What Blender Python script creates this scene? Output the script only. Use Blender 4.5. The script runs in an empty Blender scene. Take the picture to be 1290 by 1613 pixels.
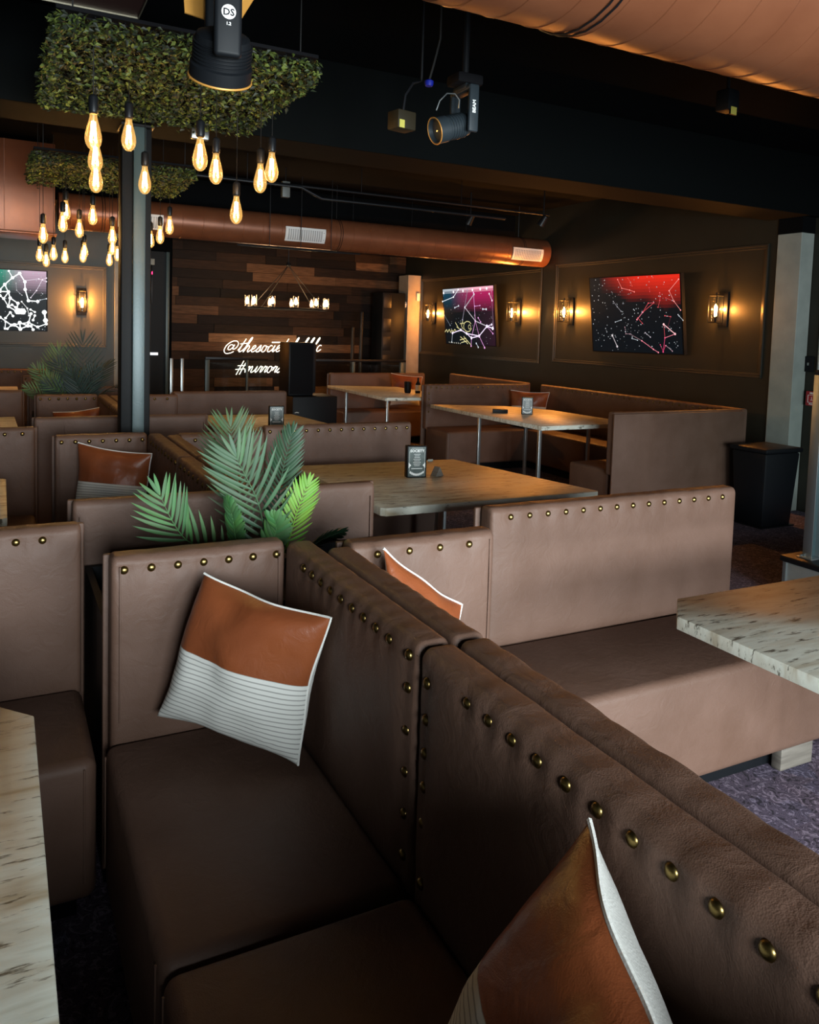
import bpy, bmesh, math, random
from mathutils import Vector, Matrix, noise
random.seed(7)
PI = math.pi
S = bpy.context.scene
COL = S.collection
H = 1.52
T = 0.93          # height of every booth back
# ------------------------------------------------------------------ materials
def rgb(*c): return (c[0], c[1], c[2], 1.0)
MATS = {}
def new_mat(name):
    m = bpy.data.materials.new(name); m.use_nodes = True
    n = m.node_tree.nodes; b = n['Principled BSDF']
    MATS[name] = m
    return m, m.node_tree, b
def plain(name, col, rough=.5, metal=0., spec=.5, emis=None, es=0., bump=0, bscale=80):
    m, t, b = new_mat(name)
    b.inputs['Base Color'].default_value = rgb(*col)
    b.inputs['Roughness'].default_value = rough
    b.inputs['Metallic'].default_value = metal
    b.inputs['Specular IOR Level'].default_value = spec
    if emis:
        b.inputs['Emission Color'].default_value = rgb(*emis); b.inputs['Emission Strength'].default_value = es
    if bump:
        tc = t.nodes.new('ShaderNodeTexCoord'); nz = t.nodes.new('ShaderNodeTexNoise'); bp = t.nodes.new('ShaderNodeBump')
        nz.inputs['Scale'].default_value = bscale; nz.inputs['Detail'].default_value = 4
        bp.inputs['Strength'].default_value = bump; bp.inputs['Distance'].default_value = .004
        t.links.new(tc.outputs['Object'], nz.inputs['Vector']); t.links.new(nz.outputs['Fac'], bp.inputs['Height'])
        t.links.new(bp.outputs['Normal'], b.inputs['Normal'])
    return m
def ramp(t, stops):
    r = t.nodes.new('ShaderNodeValToRGB'); e = r.color_ramp.elements
    e[0].position = stops[0][0]; e[0].color = rgb(*stops[0][1])
    e[1].position = stops[-1][0]; e[1].color = rgb(*stops[-1][1])
    for p, c in stops[1:-1]:
        x = e.new(p); x.color = rgb(*c)
    return r
def noisy(name, stops, scale=5, stretch=(1, 1, 1), rough=.5, detail=6, bump=.2, bdist=.003, metal=0., spec=.5, bscale=None, rot=0.0, distort=0.):
    m, t, b = new_mat(name)
    tc = t.nodes.new('ShaderNodeTexCoord'); mp = t.nodes.new('ShaderNodeMapping')
    mp.inputs['Scale'].default_value = stretch; mp.inputs['Rotation'].default_value = (0, 0, rot)
    nz = t.nodes.new('ShaderNodeTexNoise'); nz.inputs['Scale'].default_value = scale
    nz.inputs['Detail'].default_value = detail; nz.inputs['Distortion'].default_value = distort
    r = ramp(t, stops)
    t.links.new(tc.outputs['Object'], mp.inputs['Vector']); t.links.new(mp.outputs['Vector'], nz.inputs['Vector'])
    t.links.new(nz.outputs['Fac'], r.inputs['Fac']); t.links.new(r.outputs['Color'], b.inputs['Base Color'])
    b.inputs['Roughness'].default_value = rough; b.inputs['Metallic'].default_value = metal
    b.inputs['Specular IOR Level'].default_value = spec
    if bump:
        n2 = t.nodes.new('ShaderNodeTexNoise'); n2.inputs['Scale'].default_value = bscale or scale * 3; n2.inputs['Detail'].default_value = 5
        bp = t.nodes.new('ShaderNodeBump'); bp.inputs['Strength'].default_value = bump; bp.inputs['Distance'].default_value = bdist
        t.links.new(tc.outputs['Object'], n2.inputs['Vector']); t.links.new(n2.outputs['Fac'], bp.inputs['Height'])
        t.links.new(bp.outputs['Normal'], b.inputs['Normal'])
    return m

def leather(name, c1, c2, rough=.42, spec=.5, grain=.25):
    m, t, b = new_mat(name)
    tc = t.nodes.new('ShaderNodeTexCoord')
    nz = t.nodes.new('ShaderNodeTexNoise'); nz.inputs['Scale'].default_value = 5; nz.inputs['Detail'].default_value = 5
    r = ramp(t, [(.3, c1), (.7, c2)])
    t.links.new(tc.outputs['Object'], nz.inputs['Vector']); t.links.new(nz.outputs['Fac'], r.inputs['Fac']); t.links.new(r.outputs['Color'], b.inputs['Base Color'])
    vo = t.nodes.new('ShaderNodeTexVoronoi'); vo.inputs['Scale'].default_value = 420
    n2 = t.nodes.new('ShaderNodeTexNoise'); n2.inputs['Scale'].default_value = 16; n2.inputs['Detail'].default_value = 8; n2.inputs['Distortion'].default_value = 2.2
    t.links.new(tc.outputs['Object'], vo.inputs['Vector']); t.links.new(tc.outputs['Object'], n2.inputs['Vector'])
    b1 = t.nodes.new('ShaderNodeBump'); b1.inputs['Strength'].default_value = grain; b1.inputs['Distance'].default_value = .0012
    b2 = t.nodes.new('ShaderNodeBump'); b2.inputs['Strength'].default_value = .38; b2.inputs['Distance'].default_value = .005
    t.links.new(vo.outputs['Distance'], b1.inputs['Height']); t.links.new(n2.outputs['Fac'], b2.inputs['Height'])
    t.links.new(b1.outputs['Normal'], b2.inputs['Normal']); t.links.new(b2.outputs['Normal'], b.inputs['Normal'])
    mr = t.nodes.new('ShaderNodeMapRange'); mr.inputs['To Min'].default_value = rough - .06; mr.inputs['To Max'].default_value = rough + .08
    t.links.new(n2.outputs['Fac'], mr.inputs['Value']); t.links.new(mr.outputs['Result'], b.inputs['Roughness'])
    b.inputs['Specular IOR Level'].default_value = spec
    return m

LEA = leather('booth_leather', (.104, .057, .039), (.136, .079, .058), .52, .28)
TAN = leather('tan_leather', (.20, .052, .018), (.29, .082, .028), .34, .5, .15)
BRASS = plain('antique_brass', (.25, .175, .06), .3, 1.)
BLACKM = plain('black_metal', (.008, .009, .011), .4, .2, .35)
BLACKP = plain('black_plastic', (.005, .006, .0075), .5, 0, .15)
COLM = plain('painted_steel', (.045, .075, .080), .42, .2, .6, bump=.15, bscale=90)
FABB = plain('matte_black', (.004, .004, .005), .8, 0, .1)
STEEL = plain('brushed_steel', (.42, .46, .47), .32, .9)
CHROME = plain('frame_metal', (.45, .42, .36), .25, 1.)
CEILM = plain('ceiling_black', (.0025, .003, .0035), .9, 0, .05, bump=.3, bscale=12)
BEAMM = plain('beam_paint', (.0022, .0030, .0032), .8, 0, .05, bump=.2, bscale=20)
COPPER = noisy('copper_paint', [(.3, (.165, .056, .025)), (.7, (.20, .072, .033))], 6, rough=.36, metal=.35, bump=.15, bdist=.002, bscale=60)
WALLD = noisy('olive_wall_paint', [(.3, (.015, .015, .011)), (.7, (.020, .020, .015))], 3, spec=.28, rough=.42, bump=.15, bdist=.002, bscale=120)
TRIMD = plain('olive_trim_paint', (.020, .020, .016), .32)
WALLG = noisy('grey_green_wall_paint', [(.3, (.062, .067, .060)), (.7, (.075, .08, .072))], 3, rough=.55, bump=.15, bdist=.002, bscale=120)
PALE = noisy('pale_post_paint', [(.3, (.22, .25, .23)), (.7, (.27, .30, .275))], 8, rough=.6, bump=.2, bscale=60)
PALEW = noisy('cream_post_paint', [(.3, (.26, .22, .18)), (.7, (.31, .27, .22))], 8, rough=.6, bump=.2, bscale=60)
VENTW = plain('white_vent_enamel', (.62, .63, .63), .4)
VENTD = plain('vent_slots', (.06, .06, .06), .6)
WHITEF = noisy('white_cotton', [(.3, (.70, .70, .66)), (.7, (.80, .80, .76))], 40, rough=.9, bump=.3, bscale=300)
GREYP = noisy('grey_platform_paint', [(.3, (.20, .22, .22)), (.7, (.26, .28, .28))], 10, rough=.5)
WOODF = noisy('pale_block_wood', [(.3, (.10, .085, .07)), (.7, (.17, .15, .125))], 6, (1, 1, 12), .7, bump=.3)
BINM = plain('bin_plastic', (.004, .005, .007), .45, 0, .3)
REDP = plain('red_enamel', (.32, .012, .02), .35)
WPRINT = plain('white_print', (.75, .77, .75), .5)
MENUG = noisy('menu_card_print', [(.35, (.035, .055, .052)), (.65, (.075, .105, .10))], 30, rough=.3, bump=0)
YELL = plain('yellow_sticker', (.42, .38, .07), .6)
ORNG = plain('amber_flap', (.50, .24, .05), .4, .3)
BLUE = plain('blue_connector', (.005, .012, .22), .5, 0, .2)
SOIL = plain('planter_soil', (.012, .010, .008), .9)
CORD = plain('black_cord', (.01, .01, .01), .6)
NEON = plain('neon_tube', (1, .95, .85), .4, emis=(1, .92, .76), es=3.2)
FILA = plain('glowing_filament', (1, .6, .2), .4, emis=(1, .56, .17), es=75)
SCBULB = plain('sconce_filament', (1, .6, .2), .4, emis=(1, .60, .22), es=60)
CANDLE = plain('candle_bulb', (1, .8, .6), .4, emis=(1, .66, .36), es=40)
REDLED = plain('red_led', (1, .0, .05), .4, emis=(1, .02, .12), es=6)
WHITELED = plain('lit_white_sign', (1, 1, 1), .4, emis=(.8, .9, 1), es=.8)

def glass_mat(name, tint, amt=.12, emis=None, es=0):
    m = bpy.data.materials.new(name); m.use_nodes = True
    t = m.node_tree; t.nodes.clear()
    o = t.nodes.new('ShaderNodeOutputMaterial'); tr = t.nodes.new('ShaderNodeBsdfTransparent'); gl = t.nodes.new('ShaderNodeBsdfGlossy')
    fr = t.nodes.new('ShaderNodeLayerWeight'); fr.inputs['Blend'].default_value = .35
    tr.inputs['Color'].default_value = rgb(*tint); gl.inputs['Roughness'].default_value = .05
    mx = t.nodes.new('ShaderNodeMixShader'); mr = t.nodes.new('ShaderNodeMapRange')
    mr.inputs['To Min'].default_value = amt * .3; mr.inputs['To Max'].default_value = amt * 3
    t.links.new(fr.outputs['Facing'], mr.inputs['Value']); t.links.new(mr.outputs['Result'], mx.inputs['Fac'])
    t.links.new(tr.outputs[0], mx.inputs[1]); t.links.new(gl.outputs[0], mx.inputs[2])
    last = mx
    if emis:
        em = t.nodes.new('ShaderNodeEmission'); em.inputs['Color'].default_value = rgb(*emis); em.inputs['Strength'].default_value = es
        ad = t.nodes.new('ShaderNodeAddShader'); t.links.new(mx.outputs[0], ad.inputs[0]); t.links.new(em.outputs[0], ad.inputs[1]); last = ad
    t.links.new(last.outputs[0], o.inputs['Surface'])
    MATS[name] = m
    return m
BULBG = glass_mat('amber_bulb_glass', (1, .93, .8), .12, (1, .55, .15), .42)
CLEARG = glass_mat('clear_glass', (.97, .98, .97), .10)
RAILG = glass_mat('railing_glass', (.88, .92, .91), .07)

def stone_mat():
    m, t, b = new_mat('veined_stone')
    tc = t.nodes.new('ShaderNodeTexCoord'); mp = t.nodes.new('ShaderNodeMapping'); mp.inputs['Scale'].default_value = (1.3, 7.5, 3.0)
    mp.inputs['Rotation'].default_value = (0, 0, .12)
    n1 = t.nodes.new('ShaderNodeTexNoise'); n1.inputs['Scale'].default_value = 3.2; n1.inputs['Detail'].default_value = 8; n1.inputs['Distortion'].default_value = .6
    r1 = ramp(t, [(.28, (.36, .30, .20)), (.42, (.56, .55, .46)), (.60, (.68, .71, .63)), (.75, (.46, .46, .37))])
    n2 = t.nodes.new('ShaderNodeTexNoise'); n2.inputs['Scale'].default_value = 9; n2.inputs['Detail'].default_value = 9; n2.inputs['Roughness'].default_value = .65
    r2 = ramp(t, [(.36, (.10, .08, .055)), (.43, (1, 1, 1))])
    t.links.new(tc.outputs['Object'], mp.inputs['Vector'])
    for n in (n1, n2): t.links.new(mp.outputs['Vector'], n.inputs['Vector'])
    t.links.new(n1.outputs['Fac'], r1.inputs['Fac']); t.links.new(n2.outputs['Fac'], r2.inputs['Fac'])
    mx = t.nodes.new('ShaderNodeMix'); mx.data_type = 'RGBA'; mx.blend_type = 'MULTIPLY'; mx.inputs[0].default_value = .9
    t.links.new(r1.outputs['Color'], mx.inputs[6]); t.links.new(r2.outputs['Color'], mx.inputs[7]); t.links.new(mx.outputs[2], b.inputs['Base Color'])
    b.inputs['Roughness'].default_value = .46
    bp = t.nodes.new('ShaderNodeBump'); bp.inputs['Strength'].default_value = .25; bp.inputs['Distance'].default_value = .002
    t.links.new(n2.outputs['Fac'], bp.inputs['Height']); t.links.new(bp.outputs['Normal'], b.inputs['Normal'])
    return m
STONE = stone_mat()

def attr_mat(name, rough=.5, mul=1., emit=0., bump=0):
    m, t, b = new_mat(name)
    a = t.nodes.new('ShaderNodeAttribute'); a.attribute_name = 'Col'
    if emit:
        b.inputs['Base Color'].default_value = (0, 0, 0, 1); t.links.new(a.outputs['Color'], b.inputs['Emission Color']); b.inputs['Emission Strength'].default_value = emit
    elif bump:
        tc = t.nodes.new('ShaderNodeTexCoord'); mp = t.nodes.new('ShaderNodeMapping'); mp.inputs['Scale'].default_value = (3, 3, 40)
        nz = t.nodes.new('ShaderNodeTexNoise'); nz.inputs['Scale'].default_value = 2.2; nz.inputs['Detail'].default_value = 8
        r = ramp(t, [(.3, (.55, .55, .55)), (.7, (1.25, 1.25, 1.25))])
        mx = t.nodes.new('ShaderNodeMix'); mx.data_type = 'RGBA'; mx.blend_type = 'MULTIPLY'; mx.inputs[0].default_value = 1
        t.links.new(tc.outputs['Object'], mp.inputs['Vector']); t.links.new(mp.outputs['Vector'], nz.inputs['Vector']); t.links.new(nz.outputs['Fac'], r.inputs['Fac'])
        t.links.new(a.outputs['Color'], mx.inputs[6]); t.links.new(r.outputs['Color'], mx.inputs[7]); t.links.new(mx.outputs[2], b.inputs['Base Color'])
        bp = t.nodes.new('ShaderNodeBump'); bp.inputs['Strength'].default_value = .5; bp.inputs['Distance'].default_value = .004
        t.links.new(nz.outputs['Fac'], bp.inputs['Height']); t.links.new(bp.outputs['Normal'], b.inputs['Normal'])
    else:
        t.links.new(a.outputs['Color'], b.inputs['Base Color'])
    b.inputs['Roughness'].default_value = rough
    return m
LEAFM = attr_mat('leaf_green', .62)
PLANKM = attr_mat('reclaimed_planks', .6, bump=1); PLANKM.node_tree.nodes['Principled BSDF'].inputs['Specular IOR Level'].default_value = .12
SCREENM = attr_mat('lit_screen', .35, emit=1.0); SCREENM.node_tree.nodes['Principled BSDF'].inputs['Specular IOR Level'].default_value = .12

def stripe_mat():
    m, t, b = new_mat('striped_cotton')
    uv = t.nodes.new('ShaderNodeUVMap'); sp = t.nodes.new('ShaderNodeSeparateXYZ')
    ma = t.nodes.new('ShaderNodeMath'); ma.operation = 'MULTIPLY'; ma.inputs[1].default_value = 30
    fr = t.nodes.new('ShaderNodeMath'); fr.operation = 'FRACT'
    r = ramp(t, [(.0, (.74, .74, .70)), (.62, (.74, .74, .70)), (.70, (.36, .36, .34)), (.86, (.36, .36, .34)), (.94, (.74, .74, .70))])
    t.links.new(uv.outputs['UV'], sp.inputs[0]); t.links.new(sp.outputs['Y'], ma.inputs[0]); t.links.new(ma.outputs[0], fr.inputs[0])
    t.links.new(fr.outputs[0], r.inputs['Fac']); t.links.new(r.outputs['Color'], b.inputs['Base Color'])
    b.inputs['Roughness'].default_value = .9
    bp = t.nodes.new('ShaderNodeBump'); bp.inputs['Strength'].default_value = .5; bp.inputs['Distance'].default_value = .002
    t.links.new(fr.outputs[0], bp.inputs['Height']); t.links.new(bp.outputs['Normal'], b.inputs['Normal'])
    return m
STRIPE = stripe_mat()

def carpet_mat():
    m, t, b = new_mat('patterned_carpet')
    tc = t.nodes.new('ShaderNodeTexCoord')
    v = t.nodes.new('ShaderNodeTexVoronoi'); v.inputs['Scale'].default_value = 9; v.distance = 'CHEBYCHEV'
    n1 = t.nodes.new('ShaderNodeTexNoise'); n1.inputs['Scale'].default_value = 26; n1.inputs['Detail'].default_value = 6; n1.inputs['Distortion'].default_value = 2
    r1 = ramp(t, [(.36, (.02, .016, .024)), (.47, (.13, .105, .14)), (.53, (.035, .027, .045)), (.60, (.30, .26, .31)), (.68, (.08, .07, .09))])
    r2 = ramp(t, [(0, (.55, .5, .6)), (.5, (1, .85, .95)), (1, (.7, .75, 1))])
    mx = t.nodes.new('ShaderNodeMix'); mx.data_type = 'RGBA'; mx.blend_type = 'MULTIPLY'; mx.inputs[0].default_value = .8
    t.links.new(tc.outputs['Object'], v.inputs['Vector']); t.links.new(tc.outputs['Object'], n1.inputs['Vector'])
    t.links.new(n1.outputs['Fac'], r1.inputs['Fac']); t.links.new(v.outputs['Color'], r2.inputs['Fac'])
    t.links.new(r1.outputs['Color'], mx.inputs[6]); t.links.new(r2.outputs['Color'], mx.inputs[7]); t.links.new(mx.outputs[2], b.inputs['Base Color'])
    b.inputs['Roughness'].default_value = .95
    n2 = t.nodes.new('ShaderNodeTexNoise'); n2.inputs['Scale'].default_value = 300
    bp = t.nodes.new('ShaderNodeBump'); bp.inputs['Strength'].default_value = .5; bp.inputs['Distance'].default_value = .004
    t.links.new(tc.outputs['Object'], n2.inputs['Vector']); t.links.new(n2.outputs['Fac'], bp.inputs['Height']); t.links.new(bp.outputs['Normal'], b.inputs['Normal'])
    return m
CARPET = carpet_mat()

# ------------------------------------------------------------------ mesh helpers
class MB:
    """collects geometry; build() links it as one object"""
    def __init__(s): s.v = []; s.f = []; s.col = []; s.uv = None
    def add(s, vs, fs, M=None, col=None):
        o = len(s.v)
        s.v += [tuple(M @ Vector(v)) if M is not None else tuple(v) for v in vs]
        s.f += [[i + o for i in f] for f in fs]
        s.col += [col] * len(fs)
        return s
    def bm(s, b, M=None):
        b.verts.ensure_lookup_table()
        for i, v in enumerate(b.verts): v.index = i
        s.add([v.co[:] for v in b.verts], [[v.index for v in f.verts] for f in b.faces], M); b.free(); return s
    def box(s, x0, x1, y0, y1, z0, z1, r=0., seg=2, M=None):
        b = bmesh.new(); bmesh.ops.create_cube(b, size=1)
        for v in b.verts:
            v.co = Vector(((x0 + x1) / 2 + v.co.x * (x1 - x0), (y0 + y1) / 2 + v.co.y * (y1 - y0), (z0 + z1) / 2 + v.co.z * (z1 - z0)))
        if r > 0: bmesh.ops.bevel(b, geom=b.edges[:], offset=r, segments=seg, profile=.5, affect='EDGES')
        return s.bm(b, M)
    def prism(s, pts, z0, z1, r=0., M=None):
        b = bmesh.new(); vs = [b.verts.new((x, y, z0)) for x, y in pts]; f = b.faces.new(vs)
        g = bmesh.ops.extrude_face_region(b, geom=[f]); 
        for v in g['geom']:
            if isinstance(v, bmesh.types.BMVert): v.co.z = z1
        bmesh.ops.recalc_face_normals(b, faces=b.faces[:])
        if r > 0: bmesh.ops.bevel(b, geom=b.edges[:], offset=r, segments=2, profile=.5, affect='EDGES')
        return s.bm(b, M)
    def lathe(s, prof, n=16, M=None, cap=True):
        vs = []; fs = []
        for r_, z in prof:
            for k in range(n):
                a = 2 * PI * k / n; vs.append((r_ * math.cos(a), r_ * math.sin(a), z))
        for i in range(len(prof) - 1):
            for k in range(n):
                fs.append([i * n + k, i * n + (k + 1) % n, (i + 1) * n + (k + 1) % n, (i + 1) * n + k])
        if cap:
            fs.append(list(range(n))[::-1]); fs.append([(len(prof) - 1) * n + k for k in range(n)])
        return s.add(vs, fs, M)
    def tube(s, pts, r, n=6, closed=False, M=None):
        P = [Vector(p) for p in pts]; vs = []; fs = []; m = len(P); up = None
        for i in range(m):
            a = P[(i - 1) % m] if (i > 0 or closed) else P[0]; b = P[(i + 1) % m] if (i < m - 1 or closed) else P[-1]
            d = (b - a)
            if d.length < 1e-9: d = Vector((0, 0, 1))
            d.normalize()
            if up is None:
                up = Vector((0, 0, 1)) if abs(d.z) < .9 else Vector((1, 0, 0))
            x = d.cross(up)
            if x.length < 1e-6: x = d.orthogonal()
            x.normalize(); y = x.cross(d).normalized(); up = y
            rr = r[i] if isinstance(r, (list, tuple)) else r
            for k in range(n):
                t = 2 * PI * k / n; vs.append(P[i] + x * (rr * math.cos(t)) + y * (rr * math.sin(t)))
        for i in range(m if closed else m - 1):
            for k in range(n):
                j = (i + 1) % m; fs.append([i * n + k, i * n + (k + 1) % n, j * n + (k + 1) % n, j * n + k])
        if not closed: fs.append(list(range(n))[::-1]); fs.append([(m - 1) * n + k for k in range(n)])
        return s.add(vs, fs, M)
    def cyl(s, p0, p1, r, n=12): return s.tube([p0, p1], r, n)
    def build(s, name, mat, parent=None, smooth=True, angle=35):
        me = bpy.data.meshes.new(name); me.from_pydata(s.v, [], s.f); me.update()
        if any(c is not None for c in s.col):
            a = me.color_attributes.new('Col', 'FLOAT_COLOR', 'CORNER')
            i = 0
            for p, c in zip(me.polygons, s.col):
                c = c or (.5, .5, .5)
                for _ in p.loop_indices: a.data[i].color = (c[0], c[1], c[2], 1); i += 1
        if s.uv:
            u = me.uv_layers.new(name='UVMap')
            for l in me.loops: u.data[l.index].uv = s.uv[l.vertex_index]
        me.materials.append(mat)
        if smooth:
            for p in me.polygons: p.use_smooth = True
            try: me.set_sharp_from_angle(angle=math.radians(angle))
            except Exception: pass
        o = bpy.data.objects.new(name, me); COL.objects.link(o)
        if parent is not None: o.parent = parent
        return o

def tag(o, label=None, cat=None, group=None, kind=None):
    if label: o['label'] = label
    if cat: o['category'] = cat
    if group: o['group'] = group
    if kind: o['kind'] = kind
    return o
def empty(name, loc, rz=0., label=None, cat=None, group=None):
    o = bpy.data.objects.new(name, None); o.empty_display_size = .1; COL.objects.link(o)
    o.location = loc; o.rotation_euler = (0, 0, rz)
    return tag(o, label, cat, group)
def copy_tree(o, parent=None):
    c = o.copy(); COL.objects.link(c)
    if parent is not None: c.parent = parent
    for ch in list(o.children): copy_tree(ch, c)
    return c
def struct(name, mb, mat, smooth=False):
    return tag(mb.build(name, mat, smooth=smooth), kind='structure')

# ------------------------------------------------------------------ room shell
XR, YB, YN, XL, ZC = 6.30, 12.5, -2.2, -2.6, 3.15
struct('floor', MB().box(XL, 6.9, YN, YB + .1, -.1, 0), CARPET)
struct('ceiling', MB().box(XL - .1, 6.9, YN - .1, YB + .2, ZC, ZC + .1), CEILM)
struct('wall_left', MB().box(XL - .1, XL, YN, YB, 0, ZC), WALLG)
struct('wall_right', MB().box(XR, XR + .15, 4.98, YB, 0, ZC), WALLD)
struct('wall_right_front', MB().box(6.46, 6.6, YN, 4.98, 0, ZC), WALLD)
b = MB()
b.box(XL, 1.33, 10.8, 10.95, 0, ZC); struct('wall_back_left', b, WALLG)
struct('wall_back_return', MB().box(1.25, 1.33, 10.95, YB, 0, ZC), CEILM)
struct('wall_back_far', MB().box(1.33, 6.9, YB, YB + .1, 0, ZC), CEILM)
# wall behind the viewpoint with two tall windows that let the daylight in
WIN = [(-.5, .75), (1.1, 2.9), (3.3, 4.7)]
b = MB(); WZ = [(.55, 2.15), (.20, 1.80), (.20, 1.80)]
b.box(XL, WIN[0][0], YN - .1, YN, 0, ZC); b.box(WIN[0][1], WIN[1][0], YN - .1, YN, 0, ZC); b.box(WIN[1][1], WIN[2][0], YN - .1, YN, 0, ZC); b.box(WIN[2][1], 6.9, YN - .1, YN, 0, ZC)
for (a, c), (z0, z1) in zip(WIN, WZ): b.box(a, c, YN - .1, YN, 0, z0); b.box(a, c, YN - .1, YN, z1, ZC)
struct('wall_front', b, WALLD)
for i, (a, c) in enumerate(WIN):
    z0, z1 = WZ[i]
    b = MB()
    for x in (a, c - .05): b.box(x, x + .05, YN - .08, YN + .02, z0, z1)
    for z in (z0, z1 - .05): b.box(a + .05, c - .05, YN - .08, YN + .02, z, z + .05)
    struct('window_%d' % (i + 1), b, BLACKM)
    L = bpy.data.lights.new('daylight', 'AREA'); L.shape = 'RECTANGLE'; L.size = c - a - .1; L.size_y = z1 - z0 - .1
    L.energy = (135, 160, 40)[i]; L.color = (.88, .97, 1.); L.spread = math.radians(120)
    o = bpy.data.objects.new('daylight', L); COL.objects.link(o); o.location = ((a + c) / 2, YN - .04, (z0 + z1) / 2); o.rotation_euler = (PI / 2 + .0, 0, 0)
# picture-frame mouldings
def moulding(name, P, w=.045, d=.02, mat=TRIMD, wall='x'):
    (a0, a1, c0, c1) = P; b = MB()
    def bx(p0, p1, q0, q1, dd):
        if wall == 'x': b.box(XR - dd, XR, p0, p1, q0, q1, .004)
        else: b.box(p0, p1, 10.8 - dd, 10.8, q0, q1, .004)
    for (w0, w1, dd) in ((0, w * .5, d), (w * .5, w, d * .5)):
        bx(a0 + w0, a1 - w0, c0 + w0, c0 + w1, dd); bx(a0 + w0, a1 - w0, c1 - w1, c1 - w0, dd)
        bx(a0 + w0, a0 + w1, c0 + w1, c1 - w1, dd); bx(a1 - w1, a1 - w0, c0 + w1, c1 - w1, dd)
    struct(name, b, mat)
moulding('trim_1', (5.07, 8.23, 1.185, 2.43))
moulding('trim_2', (8.52, 11.88, 1.15, 2.40))
moulding('trim_3', (-1.6, 1.20, 1.19, 2.22), wall='y', mat=WALLG)
struct('trim_4', MB().box(1.29, 1.335, 10.785, 10.80, 0, 2.9, .004), PALE)
for n, a in (('baseboard_right', (XR - .02, XR, 4.98, 12.4, 0, .12)), ('baseboard_back', (XL, 1.29, 10.78, 10.8, 0, .12))):
    struct(n, MB().box(*a, .004), TRIMD)
# pilaster posts
struct('trim_5', MB().box(6.285, 6.455, 4.735, 4.98, 0, 2.50, .004), PALE)
struct('trim_6', MB().box(6.05, 6.295, 11.9, 12.25, 0, 2.46, .004), PALEW)
struct('trim_7', MB().box(6.285, 6.47, 4.735, 4.98, 2.50, ZC), CEILM)
# reclaimed plank wall
b = MB(); z = .0; pal = [(.007, .0045, .0035), (.014, .008, .005), (.034, .017, .009), (.085, .042, .021), (.010, .006, .005), (.13, .066, .033), (.020, .011, .007), (.17, .09, .045)]
wts = [7, 6, 5, 3, 6, 2.2, 5, .9]
while z < ZC - .02:
    x = 2.32 - random.random() * .7
    while x < 6.28:
        w = random.uniform(.5, 1.5); x1 = min(x + w, 6.29); x0 = max(x, 2.32)
        if x1 - x0 > .02:
            c = random.choices(pal, wts)[0]; k = random.uniform(.8, 1.2); d = random.uniform(.012, .03)
            n0 = len(b.f); b.box(x0, x1 - .003, YB - d, YB, z + .002, min(z + .138, ZC))
            for i in range(n0, len(b.f)): b.col[i] = tuple(v * k for v in c)
        x += w
    z += .14
struct('wall_back', b, PLANKM)
# large ceiling beam + a smaller one
struct('trim_8', MB().box(XL, 6.9, 4.66, 5.10, 2.64, ZC, .006), BEAMM)
struct('trim_9', MB().box(XL, XR, 9.2, 9.5, 2.78, ZC, .006), CEILM)

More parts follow.
